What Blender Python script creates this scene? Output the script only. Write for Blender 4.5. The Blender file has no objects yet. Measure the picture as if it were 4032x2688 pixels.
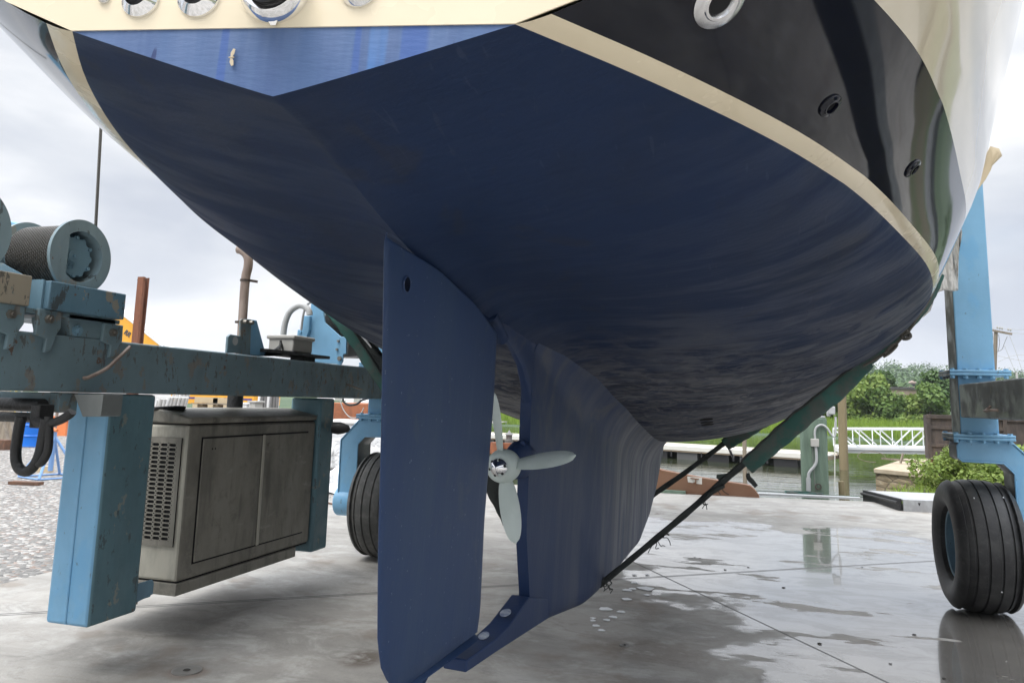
import bpy, bmesh, math, random
import numpy as np
from mathutils import Vector, Matrix
random.seed(7); rng = np.random.default_rng(7)
sc = bpy.context.scene
COL = sc.collection
PI = math.pi
# ------------------------------------------------------------------ camera calibration (used to measure the place)
FPX, PPY, CAMH = 3028.0, 1128.0, 1.6
yaw, pitch, roll = [math.radians(a) for a in (16.711, 8.457, 1.506)]
cF = np.array([-math.sin(yaw)*math.cos(pitch), math.cos(yaw)*math.cos(pitch), math.sin(pitch)])
r0 = np.array([math.cos(yaw), math.sin(yaw), 0.]); u0 = np.cross(r0, cF)
cR = r0*math.cos(roll)+u0*math.sin(roll); cU = -r0*math.sin(roll)+u0*math.cos(roll)
CC = np.array([0, 0, CAMH])
def ray(u, v): return cR*(u-2016)/FPX - cU*(v-PPY)/FPX + cF
def atz(u, v, z): r = ray(u, v); return CC+r*(z-CAMH)/r[2]
def atx(u, v, x): r = ray(u, v); return CC+r*x/r[0]
def aty(u, v, y): r = ray(u, v); return CC+r*y/r[1]
# ------------------------------------------------------------------ materials
def nd(nt, typ, **kw):
    n = nt.nodes.new(typ)
    for k, v in kw.items():
        if k == 'inp':
            for a, b in v.items(): n.inputs[a].default_value = b
        else: setattr(n, k, v)
    return n
class Mat:
    def __init__(s, name, col=(.5,.5,.5), rough=.5, metal=0., spec=.5, coat=0.):
        s.m = bpy.data.materials.new(name); s.m.use_nodes = True; s.nt = s.m.node_tree
        s.b = s.nt.nodes['Principled BSDF']
        s.b.inputs['Base Color'].default_value = (*col, 1); s.b.inputs['Roughness'].default_value = rough
        s.b.inputs['Metallic'].default_value = metal; s.b.inputs['Specular IOR Level'].default_value = spec
        s.b.inputs['Coat Weight'].default_value = coat; s.b.inputs['Coat Roughness'].default_value = .03
        s.tc = s.nt.nodes.new('ShaderNodeTexCoord'); s.col = None; s.c0 = (*col, 1)
    def L(s, a, b): s.nt.links.new(a, b)
    def noise(s, scale=5, stretch=(1,1,1), detail=4, rough=.6, lo=.4, hi=.6, dist=0., off=(0,0,0)):
        mp = nd(s.nt, 'ShaderNodeMapping'); mp.inputs['Scale'].default_value = stretch; mp.inputs['Location'].default_value = off
        s.L(s.tc.outputs['Object'], mp.inputs['Vector'])
        n = nd(s.nt, 'ShaderNodeTexNoise', inp={'Scale': scale, 'Detail': detail, 'Roughness': rough, 'Distortion': dist})
        s.L(mp.outputs[0], n.inputs['Vector'])
        r = nd(s.nt, 'ShaderNodeMapRange', interpolation_type='SMOOTHSTEP'); r.inputs['From Min'].default_value = lo; r.inputs['From Max'].default_value = hi
        s.L(n.outputs['Fac'], r.inputs['Value']); return r.outputs[0]
    def axis(s, ax, lo, hi):
        sp = nd(s.nt, 'ShaderNodeSeparateXYZ'); s.L(s.tc.outputs['Object'], sp.inputs[0])
        r = nd(s.nt, 'ShaderNodeMapRange', interpolation_type='SMOOTHSTEP'); r.inputs['From Min'].default_value = lo; r.inputs['From Max'].default_value = hi
        s.L(sp.outputs[ax], r.inputs['Value']); return r.outputs[0]
    def math(s, op, a, b):
        m = nd(s.nt, 'ShaderNodeMath', operation=op, use_clamp=True)
        for i, q in enumerate((a, b)):
            if isinstance(q, (int, float)): m.inputs[i].default_value = q
            else: s.L(q, m.inputs[i])
        return m.outputs[0]
    def mix(s, fac, col, amt=1.):
        mx = nd(s.nt, 'ShaderNodeMix', data_type='RGBA')
        f = s.math('MULTIPLY', fac, amt) if amt != 1 else fac
        s.L(f, mx.inputs[0])
        if s.col is None: mx.inputs[6].default_value = s.c0
        else: s.L(s.col, mx.inputs[6])
        mx.inputs[7].default_value = (*col, 1)
        s.col = mx.outputs[2]; s.L(s.col, s.b.inputs['Base Color']); return s
    def rough(s, fac, lo, hi):
        r = nd(s.nt, 'ShaderNodeMapRange'); r.inputs['To Min'].default_value = lo; r.inputs['To Max'].default_value = hi
        s.L(fac, r.inputs['Value']); s.L(r.outputs[0], s.b.inputs['Roughness']); return s
    def bump(s, fac, strength=.3, dist=.01):
        b = nd(s.nt, 'ShaderNodeBump', inp={'Strength': strength, 'Distance': dist})
        s.L(fac, b.inputs['Height']); s.L(b.outputs[0], s.b.inputs['Normal']); return s
M = {}
def mk(name, *a, **k): M[name] = Mat(name, *a, **k); return M[name]
def fin(): 
    for k in list(M):
        if isinstance(M[k], Mat): M[k] = M[k].m
# --- boat paints
m = mk('bottom_paint', (.0095,.0235,.066), .62, spec=.25)
m.mix(m.noise(1.3, (1.4,.6,1.4), 5, .6, .42, .72), (.010,.018,.040), .7)
st = m.math('MULTIPLY', m.noise(1.5, (1.1,1.3,1.1), 6, .62, .42, .60, 1.0), m.axis(1, 1.4, 3.8))
m.mix(st, (.078,.088,.118), .85)
low = m.math('MULTIPLY', m.axis(1, 1.8, 3.6), m.axis(2, -.25, -.66))
m.mix(m.math('MULTIPLY', m.noise(3.0, (1.5,2.6,1.9), 6, .66, .45, .56, 1.8, (3,1,2)), low), (.185,.185,.195), .8)
m.mix(m.math('MULTIPLY', m.noise(3.2, (1.2,2.4,1.6), 6, .66, .50, .57, 1.5, (1,5,2)), low), (.035,.04,.06), .75)
m.mix(m.math('MULTIPLY', m.noise(2.2, (1.0,1.6,1.2), 6, .66, .52, .55, 1.8, (4,4,2)), m.axis(1, 1.8, 3.2)), (.11,.114,.132), .5)
m.mix(m.noise(2.4, (.9,.9,.9), 5, .65, .57, .63, 1.0, (7,2,2)), (.019,.026,.048), .55)
m.mix(m.noise(26, (1.2,.05,.6), 3, .6, .70, .725, 1.2, (1,8,2)), (.032,.045,.08), .4)
m.mix(m.noise(38, (1.,.10,.5), 2, .5, .70, .73), (.05,.065,.11), .3)
m.rough(m.noise(3, (.5,2,.5), 3), .5, .72); m.bump(m.noise(60, (.25,1,1), 3, .6, .3, .7), .12, .004)
m = mk('keel_paint', (.011,.028,.082), .55, spec=.3)
ks = m.math('MULTIPLY', m.noise(2.6, (.4,1.2,.22), 5, .6, .38, .66, .5), m.axis(1, 2.0, 4.0))
m.mix(ks, (.075,.085,.115), .85)
m.mix(m.math('MULTIPLY', m.noise(3.6, (.3,1.5,.20), 6, .66, .36, .72, .8, (4,2,0)), m.axis(1, 3.4, 5.0)), (.25,.255,.262), .8)
m.mix(m.math('MULTIPLY', m.noise(3, (1,1,1), 6, .66, .42, .66, 1.2), m.axis(2, -1.3, -.75)), (.075,.08,.09), .65)
m.bump(m.noise(40, (1,1,.3), 3, .6, .3, .7), .1, .004)
m = mk('rudder_paint', (.0145,.036,.098), .5, spec=.35)
m.mix(m.noise(2.2, (1,1.6,.35), 5, .62, .42, .7), (.026,.050,.102), .75)
m.mix(m.noise(34., (1,1,.03), 3, .6, .62, .72), (.06,.09,.15), .3)
m.mix(m.noise(5., (1,1,.6), 6, .7, .58, .66, .6, (3,3,0)), (.035,.055,.095), .6)
m.mix(m.noise(70., (1,1,1), 1, .5, .74, .78), (.14,.17,.23), .7); m.bump(m.noise(25, (1,1,.15), 3, .6, .3, .7), .08, .004)
m = mk('transom_paint', (.085,.145,.29), .6, spec=.3)
m.mix(m.noise(7, (1,1,.10), 4, .65, .42, .62), (.06,.105,.235), .8)
m.mix(m.noise(9, (1,1,.02), 2, .5, .60, .625, 0, (2.3,0,0)), (.06,.20,.50), .6)
m.mix(m.math('MULTIPLY', m.noise(12, (1,1,.10), 4, .6, .35, .7, 0, (3,1,1)), m.axis(2, -.13, .0)), (.14,.20,.35), .6)
m.mix(m.noise(14, (1,1,.02), 2, .5, .62, .66, 0, (6.3,0,0)), (.05,.11,.34), .7)
m.mix(m.noise(7, (2,1,.30), 3, .6, .65, .665, .4, (5,0,1)), (.03,.045,.13), .85); m.bump(m.noise(60, (.4,1,1.4), 3, .6, .3, .7), .12, .004)
m = mk('cream_gelcoat', (.78,.68,.50), .22, coat=.3)
m.mix(m.noise(2.5, (1,1,1), 4, .6, .35, .75), (.70,.60,.43), .6); m.rough(m.noise(4), .15, .3)
m = mk('navy_gelcoat', (.003,.0045,.011), .06, spec=.36, coat=.0)
m.mix(m.noise(2.6, (1.2,1.8,.5), 5, .65, .5, .75, .6), (.013,.014,.018), .8)
m.bump(m.noise(2.4, (1,1.2,.3), 2, .5, .2, .8), .008, .02)
m = mk('white_gelcoat', (.62,.55,.42), .08, coat=.6)
m.bump(m.noise(2., (1,1.,.3), 2, .5, .2, .8), .006, .02)
mk('chrome', (.85,.85,.86), .08, 1.)
m = mk('brushed_chrome', (.7,.7,.71), .22, 1.); m.bump(m.noise(80, (1,1,1), 2, .5, .3, .7), .05, .002)
mk('black_rubber', (.012,.012,.013), .45); mk('hole_dark', (.004,.004,.005), .8)
m = mk('propeller_paint', (.46,.52,.50), .5); m.mix(m.noise(6, (1,1,1), 4), (.38,.44,.42), .6)
m = mk('silver_scuff', (.35,.38,.42), .5); m.mix(m.noise(20), (.05,.08,.2), .6)
# --- lift paints
def lift_paint(name, base, chips=.5, grime=.3, dark=(.055,.06,.06), chipc=(.33,.29,.22), big=6.):
    m = mk(name, base, .45)
    m.mix(m.noise(1.8, (1,1,.8), 5, .6, .38, .7), tuple(c*.80 for c in base), .8)
    m.mix(m.noise(4, (1,1,.22), 5, .65, .46-.1*grime, .75), tuple(.5*a+.5*b*.6 for a, b in zip(dark, base)), min(1, grime*1.2))
    m.mix(m.noise(15, (1.3,1.3,.5), 5, .7, .645-.07*chips, .665-.07*chips), dark, min(.85, .4+chips*.6))
    m.mix(m.noise(big, (1,1,.7), 5, .65, .66-.08*chips, .675-.08*chips), chipc, min(.85, .3+chips*.5))
    m.mix(m.noise(9, (1,1,.9), 4, .7, .70-.06*chips, .73-.06*chips, 0, (3,3,3)), (.15,.07,.035), .8)
    m.rough(m.noise(6), .35, .65); m.bump(m.noise(14, (1,1,1), 5, .65, .3, .7), .15, .004); return m
lift_paint('lift_blue', (.20,.42,.62), -.35, .08)
m = M['lift_blue']; m.mix(m.noise(3.5, (1,1,.6), 5, .65, .54, .64, 0, (4,4,1)), (.12,.36,.62), .4); m.mix(m.noise(20, (1,1,.5), 4, .65, .66, .69, 0, (1,4,6)), (.10,.14,.16), .6)
lift_paint('lift_blue_worn', (.17,.30,.39), .15, .35)
lift_paint('lift_blue_pale', (.25,.35,.40), .55, .3, big=9.)
lift_paint('lift_blue_shaded', (.12,.225,.265), .45, .35, big=9.)  # darker copy of the post blue; shade on the posts is painted in
lift_paint('lift_blue_dirty', (.18,.265,.30), .85, .35, dark=(.115,.118,.112), chipc=(.23,.205,.175), big=7.)
lift_paint('lift_blue_chipped', (.12,.23,.31), 1.0, .35)
lift_paint('lift_tan_chipped', (.36,.32,.25), .6, .25, chipc=(.17,.2,.19))
lift_paint('lift_grey', (.20,.215,.21), .05, .25)  # also stands in for shade on inboard tower, flange and fork faces
m = mk('generator_paint', (.27,.255,.215), .55)
m.mix(m.noise(2.6, (1,1,.5), 6, .68, .36, .66), (.15,.142,.118), .9)
m.mix(m.noise(6, (1,1,.8), 6, .72, .54, .64, .5, (2,5,1)), (.11,.105,.088), .4)
m.mix(m.noise(11, (1,1,.15), 5, .65, .5, .75), (.09,.085,.072), .7)
m.mix(m.noise(4, (1,.5,2.), 5, .7, .6, .75), (.46,.44,.38), .5); m.bump(m.noise(20), .1, .003)
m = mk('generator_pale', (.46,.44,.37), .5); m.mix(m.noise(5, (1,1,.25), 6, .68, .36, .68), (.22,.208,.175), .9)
m = mk('tyre_rubber', (.020,.020,.021), .5); m.mix(m.noise(7, (1,1,1), 6, .7, .42, .68), (.055,.055,.052), .7); m.mix(m.noise(30, (.3,1,1), 4, .7, .60, .70), (.10,.098,.09), .4); m.bump(m.noise(60), .12, .003)
m = mk('tyre_dusty', (.065,.065,.062), .75); m.mix(m.noise(14, (1,1,1), 5, .65, .4, .7), (.13,.128,.12), .7); m.bump(m.noise(60), .15, .003)
m = mk('wire_rope', (.17,.165,.155), .5, .4)
w = nd(m.nt, 'ShaderNodeTexWave', wave_type='BANDS', bands_direction='DIAGONAL', inp={'Scale': 34., 'Distortion': .3}); m.L(m.tc.outputs['Object'], w.inputs['Vector'])
m.mix(w.outputs['Fac'], (.06,.06,.058), .8); m.bump(w.outputs['Fac'], .8, .006)
m = mk('rope_strand', (.10,.10,.10), .5, .5)
m = mk('exhaust_steel', (.34,.27,.23), .6, .2); m.mix(m.noise(6, (1,1,.3), 5), (.19,.14,.115), .7)
m = mk('rust', (.22,.085,.045), .85); m.mix(m.noise(6, (1,1,.4), 5, .65, .35, .7), (.09,.045,.032), .8); m.mix(m.noise(12, (1,1,.4), 4, .6, .6, .75), (.33,.17,.11), .6)
m = mk('rust_dark', (.075,.058,.05), .85); m.mix(m.noise(3, (1,1,.6), 5, .7, .4, .7), (.12,.09,.07), .7); m.mix(m.noise(6, (1,1,.3), 5), (.03,.026,.024), .6)
mk('grey_plastic', (.42,.41,.38), .5); mk('white_plastic', (.8,.8,.8), .4)
m = mk('hose_black', (.014,.014,.014), .5); m.bump(m.noise(30), .3, .006)
mk('conduit_grey', (.42,.43,.43), .5); mk('steel_bolt', (.25,.23,.2), .45, .7)
# --- slings
m = mk('sleeve_green', (.025,.095,.078), .75); m.mix(m.noise(5, (1,1,1), 5, .65, .40, .6), (.085,.09,.08), .85); m.mix(m.noise(3, (1,1,1), 4, .6, .52, .66, 0, (4,0,1)), (.025,.16,.13), .55); m.bump(m.noise(120), .25, .003)
m = mk('sling_black', (.022,.027,.026), .8); m.mix(m.noise(9), (.06,.065,.06), .5); m.bump(m.noise(90), .4, .004)
m = mk('old_rope', (.11,.10,.085), .9); m.bump(m.noise(80, (1,1,1)), .6, .006)
# --- yard
def concrete():
    m = mk('concrete', (.365,.345,.315), .75)
    m.mix(m.noise(.55, (1,1.4,1), 6, .62, .36, .66), (.245,.235,.215), .9)
    m.mix(m.noise(1.9, (1.1,1.3,1), 7, .72, .46, .66, .5), (.44,.43,.405), .75)
    m.mix(m.noise(2.6, (.8,1.5,1), 7, .74, .50, .66, .9, (5,1,0)), (.20,.19,.17), .55)
    m.mix(m.noise(1.3, (.25,2.2,1), 5, .6, .56, .66, .6, (9,4,0)), (.21,.20,.18), .35)
    m.mix(m.noise(1.2, (.8,1.2,1), 6, .7, .54, .70, .8, (2,3,0)), (.175,.165,.15), .6)
    m.mix(m.noise(55, (1,1,1), 3, .6, .66, .75), (.16,.15,.135), .5)
    m.mix(m.noise(.9, (1,1,1), 5, .65, .56, .68, 0, (7,1,0)), (.19,.15,.115), .55)
    g = m.nt
    # wet film: noise field with a slow drift, strongest on the starboard side of the yard
    sp = nd(g, 'ShaderNodeSeparateXYZ'); m.L(m.tc.outputs['Object'], sp.inputs[0])
    def bell(ax, c, w):
        a = nd(g, 'ShaderNodeMath', operation='SUBTRACT'); m.L(sp.outputs[ax], a.inputs[0]); a.inputs[1].default_value = c
        b = nd(g, 'ShaderNodeMath', operation='DIVIDE'); m.L(a.outputs[0], b.inputs[0]); b.inputs[1].default_value = w
        c_ = nd(g, 'ShaderNodeMath', operation='MULTIPLY'); m.L(b.outputs[0], c_.inputs[0]); m.L(b.outputs[0], c_.inputs[1]); return c_.outputs[0]
    def add(a, b):
        q = nd(g, 'ShaderNodeMath', operation='ADD'); m.L(a, q.inputs[0]); m.L(b, q.inputs[1]); return q.outputs[0]
    def blob(cx, cy, wx, wy, amp):
        d = add(bell(0, cx, wx), bell(1, cy, wy))
        q = nd(g, 'ShaderNodeMapRange', interpolation_type='SMOOTHSTEP'); m.L(d, q.inputs['Value'])
        q.inputs['From Min'].default_value = 0; q.inputs['From Max'].default_value = 1.; q.inputs['To Min'].default_value = amp; q.inputs['To Max'].default_value = 0; return q.outputs[0]
    tot = None
    for b in WETB:
        q = blob(*b); tot = q if tot is None else (lambda a,bb:(lambda n:(m.L(a,n.inputs[0]),m.L(bb,n.inputs[1]),n.outputs[0])[2])(nd(g,'ShaderNodeMath',operation='MAXIMUM')))(tot, q)
    nz = nd(g, 'ShaderNodeTexNoise', inp={'Scale': 1.15, 'Detail': 6., 'Roughness': .58}); mp = nd(g, 'ShaderNodeMapping'); mp.inputs['Scale'].default_value = (1.0,1.25,1); mp.inputs['Location'].default_value = (1.7,.6,0)
    m.L(m.tc.outputs['Object'], mp.inputs[0]); m.L(mp.outputs[0], nz.inputs['Vector'])
    n3 = nd(g, 'ShaderNodeTexNoise', inp={'Scale': 1.5, 'Detail': 5., 'Roughness': .6}); mp3 = nd(g, 'ShaderNodeMapping'); mp3.inputs['Scale'].default_value = (.55,1.5,1); mp3.inputs['Rotation'].default_value = (0,0,.45); m.L(m.tc.outputs['Object'], mp3.inputs[0]); m.L(mp3.outputs[0], n3.inputs['Vector'])
    isl = nd(g, 'ShaderNodeMapRange', interpolation_type='SMOOTHSTEP'); m.L(n3.outputs['Fac'], isl.inputs['Value']); isl.inputs['From Min'].default_value = .55; isl.inputs['From Max'].default_value = .68; isl.inputs['To Min'].default_value = 0.; isl.inputs['To Max'].default_value = -.36
    s = add(add(nz.outputs['Fac'], tot), isl.outputs[0])
    wet = nd(g, 'ShaderNodeMapRange', interpolation_type='SMOOTHSTEP'); m.L(s, wet.inputs['Value']); wet.inputs['From Min'].default_value = .68; wet.inputs['From Max'].default_value = .80
    damp = nd(g, 'ShaderNodeMapRange', interpolation_type='SMOOTHSTEP'); m.L(s, damp.inputs['Value']); damp.inputs['From Min'].default_value = .62; damp.inputs['From Max'].default_value = .76
    m.mix(damp.outputs[0], (.18,.165,.145), .55); m.mix(wet.outputs[0], (.17,.16,.145), .6)
    for (u, v, rx, ry, cc, am) in ((1430,2590,.17,.22,(.085,.062,.042),1.1),(735,2645,.16,.14,(.16,.11,.08),.8),(2560,2560,.5,.35,(.17,.14,.11),.6)):
        c_ = atz(u, v, 0); bl = blob(c_[0], c_[1], rx, ry, 1.); bn_ = nd(g, 'ShaderNodeMath', operation='MULTIPLY'); m.L(bl, bn_.inputs[0]); m.L(m.noise(5, (1,1,1), 5, .65, .34, .5), bn_.inputs[1]); m.mix(bn_.outputs[0], cc, min(am, .85))
    # joints
    def joint(c0, c1, cc):
        a = nd(g, 'ShaderNodeVectorMath', operation='DOT_PRODUCT'); m.L(m.tc.outputs['Object'], a.inputs[0]); a.inputs[1].default_value = (c0, c1, 0)
        b = nd(g, 'ShaderNodeMath', operation='SUBTRACT'); m.L(a.outputs['Value'], b.inputs[0]); b.inputs[1].default_value = cc
        c = nd(g, 'ShaderNodeMath', operation='ABSOLUTE'); m.L(b.outputs[0], c.inputs[0])
        q = nd(g, 'ShaderNodeMapRange'); m.L(c.outputs[0], q.inputs['Value']); q.inputs['From Min'].default_value = .007; q.inputs['From Max'].default_value = .013; q.inputs['To Min'].default_value = 1; q.inputs['To Max'].default_value = 0
        q.clamp = True; return q.outputs[0]
    J = None
    for a, b in JOINTS:
        d = np.array([b[0]-a[0], b[1]-a[1]]); d /= np.linalg.norm(d); n = (-d[1], d[0])
        j = joint(n[0], n[1], n[0]*a[0]+n[1]*a[1]); m.mix(j, (.05,.048,.045), .85); J = j if J is None else m.math('MAXIMUM', J, j)
    film = m.math('MULTIPLY', wet.outputs[0], m.math('SUBTRACT', 1., m.math('MULTIPLY', m.noise(2.3, (.8,1.5,1), 7, .72, .44, .60, .8, (2,8,0)), .40)))
    film = m.math('SUBTRACT', film, J)
    rr = nd(g, 'ShaderNodeMapRange'); m.L(film, rr.inputs['Value']); rr.inputs['To Min'].default_value = .72; rr.inputs['To Max'].default_value = .12
    rd = nd(g, 'ShaderNodeMath', operation='MULTIPLY_ADD'); m.L(damp.outputs[0], rd.inputs[0]); rd.inputs[1].default_value = -.25; m.L(rr.outputs[0], rd.inputs[2])
    mxm = nd(g, 'ShaderNodeMath', operation='MAXIMUM'); m.L(rd.outputs[0], mxm.inputs[0]); mxm.inputs[1].default_value = .10
    m.L(mxm.outputs[0], m.b.inputs['Roughness'])
    cw = nd(g, 'ShaderNodeMath', operation='MULTIPLY'); m.L(film, cw.inputs[0]); cw.inputs[1].default_value = 1.; m.L(cw.outputs[0], m.b.inputs['Coat Weight'])
    bn = m.noise(24, (1,1,1), 6, .65, .25, .75)
    dry = nd(g, 'ShaderNodeMath', operation='SUBTRACT'); dry.inputs[0].default_value = 1.; m.L(wet.outputs[0], dry.inputs[1])
    bs = nd(g, 'ShaderNodeMath', operation='MULTIPLY_ADD'); m.L(dry.outputs[0], bs.inputs[0]); bs.inputs[1].default_value = .3; bs.inputs[2].default_value = .05
    bb = nd(g, 'ShaderNodeBump', inp={'Distance': .006}); m.L(bs.outputs[0], bb.inputs['Strength']); m.L(bn, bb.inputs['Height']); m.L(bb.outputs[0], m.b.inputs['Normal'])
WETB = ((1.35,7.2,2.2,4.2,.48),(1.0,4.8,1.1,2.0,.36),(-.2,9.2,1.5,3.6,.44),(1.4,9.4,2.0,3.4,.40),(-.45,3.55,.75,.55,.36),(-1.05,10.2,1.0,3.,.3),(.3,3.4,.7,.9,.34))
JOINTS = [(atz(0,2422,0)[:2], atz(1500,2335,0)[:2]), (atz(2420,2278,0)[:2], atz(3700,2205,0)[:2]), (atz(2470,2200,0)[:2], atz(3500,2688,0)[:2])]
concrete()
m = mk('gravel', (.29,.28,.262), .9)
vo = nd(m.nt, 'ShaderNodeTexVoronoi', inp={'Scale': 22.}); m.L(m.tc.outputs['Object'], vo.inputs['Vector'])
bw = nd(m.nt, 'ShaderNodeSeparateColor'); m.L(vo.outputs['Color'], bw.inputs[0])
m.mix(bw.outputs[0], (.13,.125,.12), .85); m.mix(m.math('GREATER_THAN', bw.outputs[1], .80), (.52,.50,.47), .8); m.mix(m.math('GREATER_THAN', bw.outputs[2], .85), (.25,.17,.13), .7)
ed = nd(m.nt, 'ShaderNodeMapRange'); m.L(vo.outputs['Distance'], ed.inputs['Value']); ed.inputs['From Min'].default_value = 0.; ed.inputs['From Max'].default_value = .75; ed.inputs['To Min'].default_value = 1; ed.inputs['To Max'].default_value = 0
m.bump(ed.outputs[0], 1., .03)
m = mk('water', (.035,.042,.022), .04, spec=.5)
m.bump(m.noise(.9, (.35,2.2,1), 4, .55, .2, .8), .09, .1)
m = mk('soil', (.11,.10,.06), .9); m.mix(m.noise(.15), (.06,.10,.03), .8)
def leafmat(name, a, b, tr=.25):
    m = mk(name, a, .55, spec=.3); oi = nd(m.nt, 'ShaderNodeNewGeometry')
    m.mix(oi.outputs['Random Per Island'], b, 1.)
    t = nd(m.nt, 'ShaderNodeBsdfTranslucent'); mx = nd(m.nt, 'ShaderNodeMixShader'); mx.inputs[0].default_value = tr
    m.L(m.col, t.inputs[0]); m.L(m.b.outputs[0], mx.inputs[1]); m.L(t.outputs[0], mx.inputs[2])
    m.L(mx.outputs[0], m.nt.nodes['Material Output'].inputs[0])
leafmat('leaf_mid', (.10,.18,.04), (.17,.25,.06)); leafmat('leaf_light', (.16,.25,.05), (.24,.31,.075)); leafmat('leaf_dark', (.065,.13,.038), (.11,.18,.05))
leafmat('leaf_far', (.06,.115,.035), (.085,.14,.045), .15); leafmat('grass_blade', (.19,.30,.035), (.27,.37,.06)); leafmat('leaf_bush', (.16,.24,.045), (.24,.30,.07))
m = mk('bark', (.09,.07,.05), .9); m.mix(m.noise(9, (1,1,.2)), (.05,.04,.03), .7)
m = mk('hill_ground', (.05,.085,.04), .9); m.mix(m.noise(.05, (1,1,1), 6), (.075,.115,.05), .9)
m = mk('wood_grey', (.27,.225,.17), .85); m.mix(m.noise(5, (1,1,.12), 5, .65, .4, .7), (.14,.115,.085), .8); m.bump(m.noise(14, (1,1,.1)), .4, .01)
m = mk('wood_green', (.155,.22,.165), .85); m.mix(m.noise(4, (1,1,.1), 5, .65, .42, .7), (.08,.115,.09), .8); m.mix(m.noise(3, (1,1,.3), 5, .65, .6, .75, 0, (3,2,1)), (.30,.37,.28), .6); m.bump(m.noise(14, (1,1,.1)), .5, .01)
m = mk('wood_pile', (.25,.20,.115), .85); m.mix(m.noise(5, (1,1,.12), 5, .65, .4, .7), (.15,.13,.07), .8)
m = mk('wood_brown', (.15,.075,.045), .85); m.mix(m.noise(8), (.08,.05,.035), .6)
mk('fresh_wood', (.5,.4,.26), .8)
mk('dock_white', (.72,.70,.64), .7); mk('dock_tan', (.42,.33,.24), .8); mk('dock_black', (.02,.02,.022), .6); mk('dock_grey', (.10,.10,.10), .6)
mk('gangway_white', (.72,.74,.76), .45)
m = mk('aluminium', (.42,.43,.44), .4, .6); m.mix(m.noise(7, (1,3,1)), (.3,.3,.31), .6)
m = mk('ramp_skin', (.33,.34,.35), .6); m.mix(m.noise(4, (1,2,1)), (.42,.42,.43), .7)
m = mk('stone', (.32,.26,.17), .9); vs = nd(m.nt, 'ShaderNodeTexVoronoi', feature='DISTANCE_TO_EDGE', inp={'Scale': 2.6}); mp = nd(m.nt, 'ShaderNodeMapping'); mp.inputs['Scale'].default_value = (.8,.8,1.9); m.L(m.tc.outputs['Object'], mp.inputs[0]); m.L(mp.outputs[0], vs.inputs['Vector'])
m.mix(m.noise(3, (1,1,2), 4, .6, .4, .65), (.20,.15,.09), .8); m.mix(m.noise(5, (1,1,2), 4, .6, .6, .75, 0, (3,3,3)), (.42,.38,.30), .7)
q = nd(m.nt, 'ShaderNodeMapRange'); m.L(vs.outputs['Distance'], q.inputs['Value']); q.inputs['From Max'].default_value = .07; q.inputs['To Min'].default_value = 1; q.inputs['To Max'].default_value = 0
m.mix(q.outputs[0], (.075,.06,.045), .9); m.bump(vs.outputs['Distance'], .8, .08)
m = mk('stone_cap', (.44,.37,.27), .9); m.mix(m.noise(3), (.32,.26,.18), .7)
m = mk('wall_brown', (.30,.235,.175), .9); m.mix(m.noise(1.5, (1,1,.5), 5), (.22,.175,.13), .7)
mk('roof_dark', (.08,.075,.07), .8); mk('house_pink', (.62,.45,.40), .8); mk('house_white', (.7,.68,.65), .8); mk('window_glass', (.03,.035,.04), .1)
m = mk('curb_brown', (.22,.118,.07), .7); m.mix(m.noise(3, (1,1,1), 5, .6, .4, .75), (.20,.095,.052), .8)
mk('curb_tan', (.34,.24,.16), .8)
mk('drum_blue', (.005,.15,.62), .35); mk('stand_blue', (.20,.35,.62), .5); mk('stand_teal', (.05,.16,.2), .5)
mk('orange_paint', (.75,.22,.07), .5); m = mk('crane_yellow', (.80,.39,.035), .45); m.mix(m.noise(2), (.72,.34,.03), .6)
mk('letter_grey', (.06,.06,.075), .6); mk('stripe_blue', (.06,.05,.25), .5); mk('white_paint', (.78,.78,.77), .4); mk('pale_pole', (.50,.49,.47), .5); mk('dark_pole', (.17,.165,.16), .6)
mk('yellow_paint', (.7,.52,.08), .5); m = mk('tarp_white', (.75,.76,.77), .6); m.bump(m.noise(6), .5, .05)
m = mk('barge_rust', (.36,.13,.06), .8); m.mix(m.noise(4), (.22,.09,.05), .7)
m = mk('barge_green', (.22,.30,.20), .8); m.mix(m.noise(6), (.30,.22,.12), .6)
m = mk('mask_paper', (.66,.55,.38), .8); m.mix(m.noise(4), (.58,.48,.33), .6)
m = mk('mask_film', (.85,.82,.77), .35); m.bump(m.noise(9, (1,1,.4), 3, .6, .2, .8), .9, .05)
m.b.inputs['Transmission Weight'].default_value = .35; m.b.inputs['IOR'].default_value = 1.05
mk('foam_white', (.8,.81,.82), .5); mk('debris', (.035,.03,.025), .9); mk('moth_tan', (.55,.46,.33), .8); mk('drain_steel', (.3,.29,.27), .5, .6)
fin()
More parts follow.
